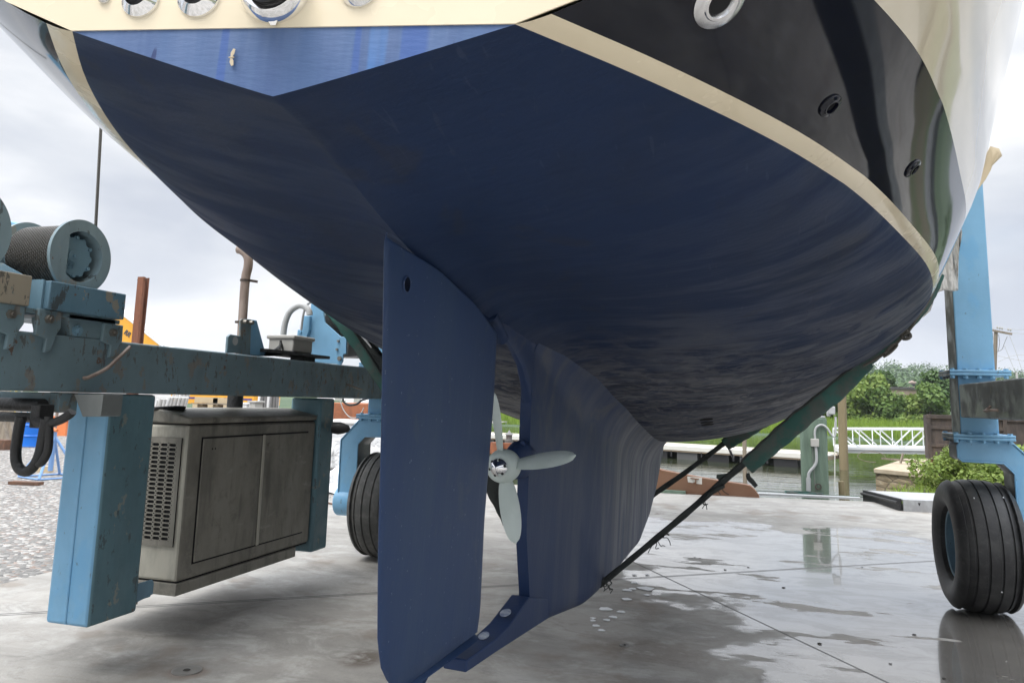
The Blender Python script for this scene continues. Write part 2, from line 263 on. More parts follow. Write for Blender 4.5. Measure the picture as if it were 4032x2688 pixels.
# ------------------------------------------------------------------ object helpers
def setp(o, label=None, cat=None, group=None, kind=None):
    if label: o['label'] = label
    if cat: o['category'] = cat
    if group: o['group'] = group
    if kind: o['kind'] = kind
    return o
def thing(name, label, cat, loc=(0,0,0), group=None, kind=None):
    o = bpy.data.objects.new(name, None); COL.objects.link(o); o.location = Vector([float(c) for c in loc]); o.empty_display_size = .2
    return setp(o, label, cat, group, kind)
def wloc(o):
    v = Vector((0,0,0))
    while o is not None: v = v+o.location; o = o.parent
    return v
class MB:
    def __init__(s): s.v = []; s.f = []; s.mi = []; s.cur = 0
    def add(s, vs, fs):
        k = len(s.v); s.v += [tuple(float(c) for c in q) for q in vs]
        for f in fs: s.f.append([k+i for i in f]); s.mi.append(s.cur)
        return s
    def box(s, x0, x1, y0, y1, z0, z1):
        return s.add([(x0,y0,z0),(x1,y0,z0),(x1,y1,z0),(x0,y1,z0),(x0,y0,z1),(x1,y0,z1),(x1,y1,z1),(x0,y1,z1)],
                     [(3,2,1,0),(4,5,6,7),(0,1,5,4),(1,2,6,5),(2,3,7,6),(3,0,4,7)])
    def prism(s, poly, d):
        poly = [np.asarray(p, float) for p in poly]; d = np.asarray(d, float); n = len(poly)
        nn = np.zeros(3)
        for i in range(n): nn += np.cross(poly[i], poly[(i+1) % n])
        if nn@d > 0: poly = poly[::-1]
        return s.add(poly+[p+d for p in poly], [list(range(n)), list(range(2*n-1, n-1, -1))]+[[(i+1) % n, i, n+i, n+(i+1) % n] for i in range(n)])
    def tube(s, pts, r, n=10, cap=True, sub=0):
        pts = [np.asarray(p, float) for p in pts]
        if sub: pts = smooth(pts, sub)
        rs = r if hasattr(r, '__len__') else [r]*len(pts)
        if hasattr(r, '__len__') and len(rs) != len(pts): rs = np.interp(np.linspace(0, 1, len(pts)), np.linspace(0, 1, len(rs)), rs)
        up = None; vs = []
        for i, p in enumerate(pts):
            t = pts[min(i+1, len(pts)-1)]-pts[max(i-1, 0)]; t = t/(np.linalg.norm(t)+1e-9)
            if up is None:
                up = np.cross(t, (0,0,1) if abs(t[2]) < .9 else (1,0,0))
            a = up-t*(up@t); a /= np.linalg.norm(a); up = a; b = np.cross(t, a)
            for k in range(n): th = 2*PI*k/n; vs.append(p+rs[i]*(a*math.cos(th)+b*math.sin(th)))
        fs = []
        for i in range(len(pts)-1):
            for k in range(n): fs.append((i*n+k, i*n+(k+1) % n, (i+1)*n+(k+1) % n, (i+1)*n+k))
        if cap: fs += [list(range(n))[::-1], [(len(pts)-1)*n+k for k in range(n)]]
        return s.add(vs, fs)
    def bar(s, a, b, w, h, up=(0,0,1)):
        a = np.asarray(a, float); b = np.asarray(b, float); t = b-a; t /= np.linalg.norm(t)
        x = np.cross(t, up); x /= np.linalg.norm(x); y = np.cross(x, t)
        q = [(-w/2,-h/2),(w/2,-h/2),(w/2,h/2),(-w/2,h/2)]
        return s.add([a+x*i+y*j for i, j in q]+[b+x*i+y*j for i, j in q], [(0,1,2,3),(7,6,5,4),(1,0,4,5),(2,1,5,6),(3,2,6,7),(0,3,7,4)])
    def lathe(s, prof, o, ax, n=40, a0=0., a1=2*PI):
        o = np.asarray(o, float); ax = np.asarray(ax, float); ax /= np.linalg.norm(ax)
        e = np.cross(ax, (0,0,1) if abs(ax[2]) < .9 else (1,0,0)); e /= np.linalg.norm(e); g = np.cross(ax, e)
        full = abs(a1-a0-2*PI) < 1e-6; m = n if full else n+1
        vs = [o+ax*d+r*(e*math.cos(a0+(a1-a0)*k/n)+g*math.sin(a0+(a1-a0)*k/n)) for d, r in prof for k in range(m)]
        fs = []
        for i in range(len(prof)-1):
            for k in range(n): fs.append((i*m+k, i*m+(k+1) % m, (i+1)*m+(k+1) % m, (i+1)*m+k))
        return s.add(vs, fs)
    def grid(s, P, flip=False):
        P = np.asarray(P, float); a, b = P.shape[:2]
        fs = [(i*b+j, i*b+j+1, (i+1)*b+j+1, (i+1)*b+j) for i in range(a-1) for j in range(b-1)]
        if flip: fs = [f[::-1] for f in fs]
        return s.add(P.reshape(-1, 3), fs)
    def ball(s, c, r, n=10):
        c = np.asarray(c, float); rr = np.asarray(r if hasattr(r, '__len__') else (r,r,r), float)
        P = [[c+rr*np.array([math.sin(t)*math.cos(p), math.sin(t)*math.sin(p), math.cos(t)]) for p in np.linspace(0, 2*PI, n+1)] for t in np.linspace(0.001, PI-.001, n//2+1)]
        return s.grid(P)
    def bolt(s, p, ax, r=.014, h=.014):
        return s.lathe([(0,r),(h,r),(h,0)], p, ax, 6)
    def build(s, name, mat, parent=None, bevel=0., smooth_=True, ang=35, fix=True, kind=None):
        me = bpy.data.meshes.new(name)
        off = wloc(parent) if parent is not None and not parent.get('_frame') and not (parent.parent and parent.parent.get('_frame')) else Vector((0,0,0))
        me.from_pydata([tuple(Vector(v)-off) for v in s.v], [], s.f)
        for mt in (mat if isinstance(mat, (list, tuple)) else [mat]): me.materials.append(M[mt])
        if max(s.mi, default=0) > 0: me.polygons.foreach_set('material_index', s.mi)
        bm = bmesh.new(); bm.from_mesh(me)
        if fix:
            bmesh.ops.remove_doubles(bm, verts=bm.verts, dist=1e-5); bmesh.ops.recalc_face_normals(bm, faces=bm.faces)
        bm.to_mesh(me); bm.free()
        if smooth_:
            me.polygons.foreach_set('use_smooth', [True]*len(me.polygons)); me.set_sharp_from_angle(angle=math.radians(ang))
        o = bpy.data.objects.new(name, me); COL.objects.link(o)
        if parent is not None: o.parent = parent
        if bevel:
            b = o.modifiers.new('bevel', 'BEVEL'); b.width = bevel; b.segments = 2; b.limit_method = 'ANGLE'; b.harden_normals = False
        if kind: o['kind'] = kind
        return o
def smooth(pts, k=6):
    pts = [np.asarray(p, float) for p in pts]; out = []
    for i in range(len(pts)-1):
        p0 = pts[max(i-1,0)]; p1 = pts[i]; p2 = pts[i+1]; p3 = pts[min(i+2, len(pts)-1)]
        for j in range(k):
            t = j/k; out.append(.5*((2*p1)+(-p0+p2)*t+(2*p0-5*p1+4*p2-p3)*t*t+(-p0+3*p1-3*p2+p3)*t**3))
    out.append(pts[-1]); return out
def single(mb, name, mat, label, cat, group=None, kind=None, **k):
    return setp(mb.build(name, mat, None, **k), label, cat, group, kind)
def copy_tree(o, parent=None):
    c = o.copy(); COL.objects.link(c); c.parent = parent
    for ch in list(o.children): copy_tree(ch, c)
    return c
exec_parts = []
def rebase(o):
    me = o.data; n = len(me.vertices); co = np.empty(n*3); me.vertices.foreach_get('co', co); co = co.reshape(-1, 3)
    lo, hi = co.min(0), co.max(0); b = np.array([(lo[0]+hi[0])/2, (lo[1]+hi[1])/2, lo[2]])
    me.vertices.foreach_set('co', (co-b).ravel()); o.location = Vector(o.location)+Vector([float(c) for c in b]); me.update(); return o
# ================================================================== THE YACHT (its own frame: x starboard, y forward from transom, z above waterline)
BO = np.array([-0.924, 1.326, 2.369])
ax = np.array([-.0134, 1., -.0072]); rtv = np.array([.9988, .0138, -.047]); ax /= np.linalg.norm(ax); rtv -= ax*(rtv@ax); rtv /= np.linalg.norm(rtv); upv = np.cross(rtv, ax)
BM = np.array([rtv, ax, upv])
def bp(u, v, k, val):
    r = BM@ray(u, v); c = BM@(CC-BO); return c+r*(val-c[k])/r[k]
def bproj(P):
    W = BO+np.asarray(P)@BM; d = W-CC; z = d@cF; return np.stack([2016+FPX*(d@cR)/z, PPY-FPX*(d@cU)/z], -1)
yacht = thing('sailing_yacht', 'dark blue bottomed sailing yacht with cream transom hanging in the boat hoist slings', 'sailing yacht')
yacht.matrix_world = Matrix([[*map(float, (rtv[i], ax[i], upv[i], BO[i]))] for i in range(3)]+[[0,0,0,1]]); yacht['_frame'] = 1
SK = np.array([0,.2,.46,.7,1.2,1.9,2.6,3.3,4.5,6,8,10,11.6,12.5])
KW = np.array([.503,.667,.854,1.007,1.263,1.555,1.807,1.979,2.092,2.035,1.671,.994,.35,.03])
KZ = np.array([-.152,-.176,-.252,-.31,-.395,-.46,-.556,-.683,-.909,-1.05,-.735,-.3,-.1,-.02])
KP = np.array([1.05,1.112,1.212,1.306,1.53,1.733,1.951,2.124,2.298,2.444,2.03,1.5,1.2,1.])
KE = np.array([1.,.949,.884,.826,.715,.725,.718,.71,.729,.673,.707,.85,.95,1.])
K1 = np.array([.62,.577,.524,.477,.374,.28,.212,.133,.115,.18,.25,.3,.35,.3])
K2 = np.array([.3,.298,.289,.268,.223,.171,.126,.112,.174,.22,.3,.4,.5,.5])
K3 = np.array([.12,.117,.116,.114,.108,.061,.0,.0,.021,.088,.12,.16,.2,.2])
def ck(s, k):
    s = np.asarray(s, float); i = np.clip(np.searchsorted(SK, s)-1, 0, len(SK)-2); mm = np.gradient(k, SK)
    h = SK[i+1]-SK[i]; t = (s-SK[i])/h
    return (2*t**3-3*t**2+1)*k[i]+(t**3-2*t**2+t)*h*mm[i]+(-2*t**3+3*t**2)*k[i+1]+(t**3-t**2)*h*mm[i+1]
def shear(P):
    P = np.array(P, float); P[..., 1] += .1*P[..., 0]*np.clip(1-P[..., 1]/1.2, 0, 1); return P
SS = np.concatenate([np.linspace(0, 4, 61), np.linspace(4.1, 12.5, 64)])
UU = 1-(1-np.linspace(0, 1, 60))**1.6
def bottom_h(s, u):
    a = np.interp(s, [0,.25,.8,1.6,2.6,3.6,4.8,5.2], [0,.008,.045,.075,.085,.06,.01,0]); k = u/.17
    return ck(s, KZ)*np.maximum(1-u**ck(s, KP), 0)**ck(s, KE)+a*k*np.exp(1-k)*np.clip((.85-u)/.3, 0, 1)
W0 = ck(SS, KW)
def upper_t(s, h):
    w = ck(s, KW); d1 = ck(s, K1); d2 = ck(s, K2); d3 = ck(s, K3)
    a = w+d1*(np.clip(h, 0, .38)/.38)**.75
    return a+d2*np.clip((h-.38)/.62, 0, 1)+d3*np.clip((h-1.)/.6, 0, 1.6)
def strip(h0f, h1f, n, sgn):
    q = np.linspace(0, 1, n); S = np.repeat(SS[:, None], n, 1); H = h0f(SS)[:, None]*(1-q)+h1f(SS)[:, None]*q
    return shear(np.stack([sgn*upper_t(S, H), S, H], -1))
mb = MB(); U_ = np.concatenate([-UU[::-1], UU[1:]]); S2 = np.repeat(SS[:, None], len(U_), 1); UA = np.abs(U_)[None]
mb.grid(shear(np.stack([U_[None]*W0[:, None], S2, bottom_h(S2, UA)], -1)))
hull = mb.build('hull_bottom', 'bottom_paint', yacht, ang=40)
stripe_top = lambda s: .021+.016*np.clip(s/2.5, 0, 1)
z0 = lambda s: 0*s
BANDH = .255
for nm, f0, f1, n, mt in (('boot_stripe', z0, stripe_top, 4, 'cream_gelcoat'), ('topside_band', stripe_top, lambda s: 0*s+BANDH, 10, 'navy_gelcoat'), ('topsides', lambda s: 0*s+BANDH, lambda s: 0*s+2.1+.3*s/12.5, 26, 'white_gelcoat')):
    mb = MB()
    for sg in (1, -1): mb.grid(strip(f0, f1, n, sg), sg < 0)
    mb.build(nm, mt, yacht, fix=True, ang=60)
mb = MB(); top = lambda s: 0*s+2.1+.3*s/12.5
mb.grid(np.stack([shear(np.stack([sg*upper_t(SS, top(SS)), SS, top(SS)], -1)) for sg in (-1, 1)], 1)); mb.build('deck', 'white_gelcoat', yacht)  # unseen deck, added to close the hull top against sky light
# transom: blue V below the waterline, cream panel above
mb = MB(); us = np.concatenate([-UU[::-1], UU[1:]]); w = float(ck(0., KW))
poly = [(u_*w, 0., float(bottom_h(0., abs(u_)))) for u_ in us]
mb.add([shear(p) for p in poly], [list(range(len(poly)))]); mb.build('transom_lower_panel', 'transom_paint', yacht, smooth_=False)
hh = np.linspace(0, 2.1, 30); tt = upper_t(np.zeros(30), hh)
poly = [(a, 0, b) for a, b in zip(tt, hh)]+[(-a, 0, b) for a, b in zip(tt[::-1], hh[::-1])]
mb = MB(); mb.prism([shear(p) for p in poly], (0, -.004, 0)); mb.build('transom', 'cream_gelcoat', yacht, smooth_=False)
def on_transom(u, v):
    r = BM@ray(u, v); c = BM@(CC-BO); n = np.array([-.1, 1., 0]); t = -(c@n)/(r@n); return c+r*t
# surface lookup on the starboard topside
def surf_at(u, v, h0, h1):
    s = np.linspace(0, 6, 400); h = np.linspace(h0, h1, 60); S, H = np.meshgrid(s, h, indexing='ij'); T = upper_t(S, H)
    P = shear(np.stack([T, S, H], -1)); d = ((bproj(P)-np.array([u, v]))**2).sum(-1); i, j = np.unravel_index(d.argmin(), d.shape); i = min(max(i, 1), 398); j = min(max(j, 1), 58)
    n = np.cross(P[i+1, j]-P[i-1, j], P[i, j+1]-P[i, j-1]); n /= np.linalg.norm(n)
    if n[0] < 0: n = -n
    return P[i, j], n
tn = np.array([.1, -1, 0]); tn /= np.linalg.norm(tn)
for (u, v, R, Ri, kind) in ((561, -2, .047, .027, 'outlet'), (790, -12, .052, .030, 'outlet'), (1093, -38, .080, .052, 'hose'), (1418, -40, .043, .026, 'outlet'), (418, -4, .0155, 0, 'dome')):
    p = on_transom(u, v)+tn*.004; mb = MB()
    if kind == 'dome':
        mb.lathe([(0,R),(.006,R*.95),(.012,R*.6),(.014,0)], p, tn, 24); mb.build('vent_cap', 'brushed_chrome', yacht); continue
    if kind == 'hose':
        mb.lathe([(0,R),(.012,R*.99),(.03,R*.86),(.034,R*.80),(.034,R*.68)], p, tn, 48)
        e = mb.build('exhaust_flange', 'chrome', yacht)
        m2 = MB(); m2.lathe([(0,R*.74),(.028,R*.72),(.034,R*.64),(.05,R*.64),(.052,R*.70),(.085,R*.70),(.09,R*.6),(.13,R*.6),(.13,R*.45),(.02,R*.42),(.02,0)], p, tn, 48); m2.build('exhaust_collar', 'black_rubber', e)
        m3 = MB(); m3.bolt(p+np.array([.006,0,-R*.93])+tn*.006, tn+np.array([0,0,-.6]), .011, .006); m3.build('flange_screw', 'chrome', e)
    else:
        mb.lathe([(0,R),(.006,R*.97),(.02,R*.62),(.021,Ri),(-.004,Ri*.92)], p, tn, 48); e = mb.build('exhaust_outlet', 'chrome', yacht)
        m2 = MB(); m2.lathe([(.002,Ri*.97),(.001,Ri*.5),(.001,0)], p, tn, 32); m2.build('pipe_opening', 'hole_dark', e)
for (u, v, R, mat, nm) in ((2830, 8, .062, 'brushed_chrome', 'through_hull_fitting'), (3270, 415, .034, 'navy_gelcoat', 'through_hull_fitting'), (3593, 663, .034, 'navy_gelcoat', 'through_hull_fitting')):
    p, n = surf_at(u, v, .03, .25); mb = MB()
    mb.lathe([(-.004,R),(.003,R*1.0),(.006,R*.95),(.009,R*.66),(.012,R*.62),(.012,R*.52),(.008,R*.48),(-.002,R*.42)], p, n, 40); e = mb.build(nm, mat, yacht)
    m2 = MB(); m2.lathe([(.002,R*.5),(.002,0)], p, n, 24); m2.build('fitting_opening', 'hole_dark', e)
# keel -------------------------------------------------------------
def kth(S): return np.interp(S, [1.7,2.28,2.9,3.6,3.95,4.6,5.4,6.4,7.2,8.0,8.5,8.7], [.014,.027,.05,.10,.15,.20,.25,.28,.26,.18,.08,.0])
def kbot(S): return np.interp(S, [1.7,1.9,2.1,2.22,2.28,2.2801,2.75,3.62,3.95,4.58,5.36,6.0,6.45,7.2,8.0,8.7], [-.47,-.52,-.60,-.70,-.80,-1.80,-1.90,-2.0,-1.985,-1.945,-1.9,-1.74,-1.52,-1.26,-1.08,-.95])
TEh = [bp(u, v, 0, .027) for u, v in ((2095,1523),(2088,1693),(2083,1845),(2073,2101),(2086,2348))]
TEz = np.array([p[2] for p in TEh]); TEs = np.array([p[1] for p in TEh])
def te(h): return np.interp(-np.asarray(h), -TEz, TEs)
def keel_side(Sv, sg, nq=34):
    rows = []
    for S in Sv:
        th = float(kth(S)); hb = float(kbot(S+1e-4 if S >= 2.28 else S)); fl = .30*np.clip((S-2.0)/1.2, .12, 1)
        col = [(0., hb), (th*.55, hb+.004), (th*.85, hb+.02), (th*.97, hb+.05), (th, hb+.10)]
        w_ = float(ck(S, KW)); off = .42*fl; ztop = float(bottom_h(S, min((th+off)/w_, 1)))+.012; q = np.linspace(0, 1, nq)**.8
        h0 = min(hb+.13, ztop-.02); hs = h0+(ztop-h0)*q
        col = [(a, min(b, h0)) for a, b in col]
        for h in hs: col.append((th+off*max(0, 1-(ztop-h)/max(fl, .03))**2.4, h))
        ramp = np.clip((S-2.28)/1.5, 0, 1)
        rows.append([(sg*t, S+((te(h)-2.28)*(1-ramp) if S >= 2.28 else 0), h) for t, h in col])
    return np.array(rows)
mb = MB()
Sa = np.linspace(1.72, 2.2799, 16); Sb = np.concatenate([np.linspace(2.2801, 2.9, 14), np.linspace(3.0, 8.69, 60)])
for sg in (1, -1):
    mb.grid(keel_side(Sa, sg), sg < 0); mb.grid(keel_side(Sb, sg), sg < 0)
a_ = keel_side(Sb[:1], 1)[0]; b_ = keel_side(Sb[:1], -1)[0]; mb.grid(np.stack([a_, b_], 0))
keel = mb.build('keel', 'keel_paint', yacht, ang=45, fix=True)
# heel shoe carrying the rudder
mb = MB()
sh_px = [(2086,2350),(2159,2356),(2159,2434),(1955,2566),(1836,2647),(1841,2597),(1955,2514),(2007,2462)]
side = [bp(u, v, 0, .046) for u, v in sh_px]
mb.prism(side, (-.092, 0, 0)); shoe = mb.build('heel_shoe', 'keel_paint', yacht, bevel=.006)
p = bp(1995, 2420, 0, 0.); q = bp(1885, 2545, 0, 0.)
for c, r in ((bp(1990,2415,0,.0), .030), (bp(1905,2505,0,.0), .026)):
    d = side[6]-side[0]; d[0] = 0; d /= np.linalg.norm(d); n = np.cross((1,0,0), d); n = n if n[2] > 0 else -n
    e2 = d; pts = [c+n*.003+np.array([1,0,0])*r*.75*math.cos(a)+e2*r*1.5*math.sin(a) for a in np.linspace(0, 2*PI, 20)[:-1]]
    m2 = MB(); m2.prism(pts, n*.004); m2.build('scuffed_patch', 'silver_scuff', shoe)
# rudder -------------------------------------------------------------
aft = [(1522,912),(1513,960),(1510,1200),(1502,1700),(1490,2149),(1487,2529),(1504,2652),(1556,2720)]
fore = [(1545,918),(1760,1075),(1900,1225),(1967,1318),(1955,1561),(1936,1810),(1917,2054),(1902,2386),(1888,2520),(1880,2572),(1784,2644),(1650,2710)]
A = np.array([bp(u, v, 0, 0.) for u, v in aft]); Fo = np.array([bp(u, v, 0, .036) for u, v in fore])
hz = np.concatenate([np.linspace(A[0, 2], Fo[3, 2], 26), np.linspace(Fo[3, 2], Fo[8, 2], 26)[1:], np.linspace(Fo[8, 2], A[-1, 2], 14)[1:]])
sa = np.interp(-hz, -A[:, 2], A[:, 1]); sf = np.interp(-hz, -Fo[:, 2], Fo[:, 1]); sf = np.maximum(sf, sa+.006)
c = (1-np.cos(np.linspace(0, PI, 22)))/2; rows = []
chord = 1.0
for h, a, f in zip(hz, sa, sf):
    edge = min(1, (hz[0]-h)/.03+.25, (h-hz[-1])/.012+.4)
    s = a+(f-a)*c; x = (s-a)/chord
    th = (.006+.040*np.sin(np.clip(x, 0, 1)*PI*.62))*np.sqrt(np.clip(np.minimum((s-a)/.012, (f-s)/(.06 if h > Fo[8, 2] else .012)), 0, 1))*edge
    rows.append((th, s, h))
mb = MB()
for sg in (1, -1): mb.grid(np.array([[(sg*t, s_, h) for t, s_ in zip(th, s)] for th, s, h in rows]), sg < 0)
rudder = mb.build('rudder', 'rudder_paint', yacht, ang=50)
p = bp(1603, 1120, 0, .017); mb = MB(); mb.lathe([(-.002,.028),(.0015,.027),(.0025,.023),(.001,.021)], p, (1,0,0), 24); ph = mb.build('plug_hole', 'rudder_paint', rudder); mb = MB(); mb.lathe([(.0012,.0215),(.0012,0)], p, (1,0,0), 24); mb.build('plug_recess_shade', 'navy_gelcoat', ph) if False else mb.build('plug_recess_shade', 'navy_gelcoat', rudder)  # flat dark disc paints the shade inside the plug recess
mb = MB(); a = bp(1925,1265,0,0.); b = bp(1968,1330,0,0.)
mb.tube([a+np.array([0,.01,.03]), b+np.array([0,.03,-.0])], .03, 12); mb.build('rudder_bearing', 'bottom_paint', rudder)
# propeller ----------------------------------------------------------
pc = np.array([0., 1.945, -1.074]); hubc = bp(1992, 1832, 0, 0.); pc[2] = hubc[2]; pc[1] = 1.95
prop = MB(); prop.lathe([(-.062,0),(-.062,.045),(-.058,.054),(-.035,.068),(0,.074),(.04,.070),(.075,.056),(.085,.036)], pc, (0,1,0), 40)
prop = prop.build('propeller', 'propeller_paint', yacht, ang=50)
mb = MB(); mb.lathe([(-.125,0),(-.123,.006),(-.112,.020),(-.09,.034),(-.066,.041),(-.06,.041)], pc, (0,1,0), 32); mb.build('spinner_cone', 'chrome', prop)
for k in range(6): a = 2*PI*k/6+.3; mb = MB(); mb.lathe([(0,.006),(.002,0)], pc+np.array([.0345*math.cos(a), -.094, .0345*math.sin(a)]), (math.cos(a)*.6, -.8, math.sin(a)*.6), 10); mb.build('cone_screw', 'hole_dark', prop)
for k, ang in enumerate((13, 103, 193, 284)):
    a = math.radians(ang); rd = np.array([math.cos(a), 0, math.sin(a)]); tg = np.array([-math.sin(a), 0, math.cos(a)])
    rr = np.linspace(.052, .325, 20); top_, bot_ = [], []
    for r in rr:
        f = (r-.052)/(.325-.052); ch = .030+.082*math.sin(PI*min(1, f*.92+.05))**.8 if f < .97 else .03*(1-f)/.03
        ch = (.046*(1-f)**.5+.150*math.sqrt(max(0, f*(1-f)))) if f < 1 else 0.0
        pt = math.radians(62-18*f); cd = tg*math.cos(pt)+np.array([0,1,0])*math.sin(pt); nn = np.cross(rd, cd)
        xs = np.linspace(-.5, .5, 9); tk = (.009*(1-f)+.003)
        top_.append([pc+rd*r+cd*ch*x+nn*(tk*(1-4*x*x)+.006*(1-4*x*x)) for x in xs]); bot_.append([pc+rd*r+cd*ch*x+nn*(-.4*tk*(1-4*x*x)+.006*(1-4*x*x)) for x in xs])
    mb = MB(); mb.grid(top_); mb.grid(bot_, True); mb.build('blade', 'propeller_paint', prop, ang=60)
mb = MB(); mb.tube([pc+np.array([0,.07,0]), pc+np.array([0,.135,0])], .034, 20); mb.build('shaft_collar', 'brushed_chrome', prop)
mb = MB(); mb.lathe([(.13,.0),(.13,.042),(.16,.052),(.22,.064),(.30,.066),(.40,.05),(.52,.02),(.56,.0)], pc, (0,1,0), 28)
mb.v = [(x*(1.0), y, (z-pc[2])*1.55+pc[2] if z > pc[2] else (z-pc[2])*1.15+pc[2]) for x, y, z in mb.v]
mb.build('stern_tube_boss', 'keel_paint', keel, ang=60)
mb = MB(); mb.bolt(pc+np.array([.02,.215,.085]), (.3,-1,.25), .016, .012); mb.build('boss_bolt', 'keel_paint', keel)
# exposed drain slots under the turn of the bilge
for (u, v) in ((2780,1650),(2782,1661),(2785,1670),(2813,1681)):
    best = None; s = np.linspace(2, 7, 300); t = np.linspace(.05, .98, 160); S, T = np.meshgrid(s, t, indexing='ij'); P = np.stack([T*ck(S, KW), S, bottom_h(S, T)], -1)
    d = ((bproj(P)-np.array([u, v]))**2).sum(-1); i, j = np.unravel_index(d.argmin(), d.shape); i = min(max(i,1),298); j = min(max(j,1),158)
    n = np.cross(P[i+1,j]-P[i-1,j], P[i,j+1]-P[i,j-1]); n /= np.linalg.norm(n); n = n if n[2] < 0 else -n
    e1 = P[i,j+1]-P[i,j-1]; e1 /= np.linalg.norm(e1); e2 = np.cross(n, e1)
    mb = MB(); mb.prism([P[i,j]+n*.002+e1*.045*math.cos(a)+e2*.03*math.sin(a) for a in np.linspace(0, 2*PI, 17)[:-1]], n*.003); mb.build('intake_slot', 'hole_dark', yacht)
# moth resting on the transom
mb = MB(); c0 = on_transom(920, 232)+tn*.006
for sg in (1, -1):
    mb.prism([c0+np.array([0,0,.002*sg]), c0+np.array([.006,0,.010*sg]), c0+np.array([.008,0,.024*sg]), c0+np.array([.001,0,.026*sg]), c0+np.array([-.006,0,.014*sg]), c0+np.array([-.005,0,.003*sg])], tn*.0015)
mb.tube([c0+np.array([-.010,0,.0])+tn*.001, c0+np.array([.006,0,0])+tn*.001], [.002,.003], 8)
mb.v = [tuple(BO+(c0+(np.array(v)-c0)*.75)@BM) for v in mb.v]
rebase(single(mb, 'moth', 'moth_tan', 'small tan moth with spread wings resting on the blue part of the transom', 'moth'))
# ================================================================== GROUND, WATER, BANK, HILLS
WZ = -.6
def sheet(name, poly, z, mat, kind='structure'):
    mb = MB(); mb.add([(x, y, z) for x, y in poly], [list(range(len(poly)))]); return setp(mb.build(name, mat, None, smooth_=False), kind=kind)
EDGE = 15.0
mb = MB(); mb.prism([(-5.2,-14,0),(11,-14,0),(11,15.4,0),(1.9,15.3,0),(.2,14.95,0),(-1.4,14.75,0),(-7.6,14.7,0),(-6.5,13.2,0),(-5.95,7.,0)], (0,0,-1.6)); setp(mb.build('concrete_apron', 'concrete', None, smooth_=False), kind='structure')
sheet('gravel_yard', [(-160,-60),(-5.,-60),(-5.,-14),(-5.,-6),(-5.5,7),(-6.2,13.4),(-7.8,15.5),(-14,24),(-18,60),(-160,60)], -.03, 'gravel')
sheet('water', [(-700,14),(-700,120),(700,120),(700,5),(9.5,5),(9.5,14)], WZ, 'water')
# land: one sheet with a far bank, a low shore and the hill, running out to the horizon
xs = np.concatenate([np.linspace(-900,-90,20), np.linspace(-80,80,65), np.linspace(90,900,20)]); ys = np.array([56,58,60,62,64,66,70,76,84,95,110,140,180,230,290,350,420,480,560,700,1000.])
X, Y = np.meshgrid(xs, ys, indexing='ij')
bank_y = 63-.45*np.clip(X+2, -60, 60)+1.2*np.sin(X*.35)+.8*np.sin(X*.13+1)
bank_y = np.where(X < -2, 63+1.2*np.sin(X*.35), bank_y); bank_y = np.maximum(bank_y, 38)
Z = -1.1+1.2*np.clip((Y-bank_y)/10, 0, 1)+1.4*np.clip((Y-bank_y-12)/30, 0, 1)
hill = np.clip((Y-170)/330, 0, 1)**1.1*(20+3*np.sin(X*.012+1)+2*np.sin(X*.03)); hill *= np.clip((X+260)/200, .25, 1.)
Z = Z+hill
mb = MB(); mb.grid(np.stack([X, Y, Z], -1)); setp(mb.build('hills', 'hill_ground', None), kind='structure')
SHORE = [tuple(atz(u, v, -.3)[:2]) for u, v in ((3450,1990),(3500,1945),(3570,1922),(3640,1905),(3720,1890))]
sheet('shore_ground', SHORE+[(9.5,26.5),(9.5,30),(40,31),(40,14.5),(SHORE[0][0]+.3,14.5)], -.3, 'soil')
sheet('back_ground', [(-900,-900),(900,-900),(900,-14.2),(-900,-14.2)], -.05, 'soil')

hz_ = MB(); hz_.box(-1100,1100,-1000,1120,-3.,75.); hz_ = hz_.build('haze', 'concrete', None, smooth_=False); hz_.data.materials.clear()
hm = bpy.data.materials.new('haze_air'); hm.use_nodes = True; hn = hm.node_tree; hn.nodes.clear(); ho = hn.nodes.new('ShaderNodeOutputMaterial'); hv = hn.nodes.new('ShaderNodeVolumePrincipled'); hv.inputs['Color'].default_value = (.85,.9,1.,1); hv.inputs['Density'].default_value = .00035
hn.links.new(hv.outputs[0], ho.inputs['Volume']); hz_.data.materials.append(hm); setp(hz_, 'thin pale haze over the far hill', 'haze', None, 'stuff')
# ================================================================== THE BOAT HOIST
XI, XO, BZ0, BZ1 = -3.5, -3.8, 1.585, 1.887
lift = thing('boat_hoist', 'weathered light blue boat hoist straddling the yacht with winches and a generator', 'boat hoist', (-.9, 7.3, 0))
XR = 1.737
def P2(pts, f, **k): return [f(u, v, **k) for u, v in pts]
# side beams
mb = MB(); mb.box(XO, XI, -2.5, 7.28, BZ0, BZ1); beam = mb.build('side_beam', 'lift_blue_dirty', lift, bevel=.012)
mb = MB(); mb.box(XR+.003, XR+.28, -2.5, 7.28, 1.562, 1.836); beamr = mb.build('side_beam', 'lift_grey', lift, bevel=.012)
mb = MB(); mb.tube([atx(329,1488,XI+.02), atx(352,1484,XI+.045), atx(420,1450,XI+.06), atx(470,1405,XI+.06), atx(511,1366,XI+.03)], .011, 8, sub=5); mb.build('tie_rod', 'exhaust_steel', beam)
mb = MB(); mb.tube([atx(1366,1513,XI+.004), atx(1395,1524,XI+.05), atx(1424,1534,XI+.05)], .010, 8); mb.build('tie_rod', 'steel_bolt', beam)
# right: D ring on the inner face
c = atx(3918, 1615, XR-.01); mb = MB(); mb.tube([c+np.array([0,.09,.03]), c+np.array([-.03,.10,0]), c+np.array([-.055,.05,-.005]), c+np.array([-.06,-.03,-.005]), c+np.array([-.05,-.10,0]), c+np.array([-.01,-.11,.0])], .009, 8, sub=4); mb.build('tie_ring', 'exhaust_steel', beamr)
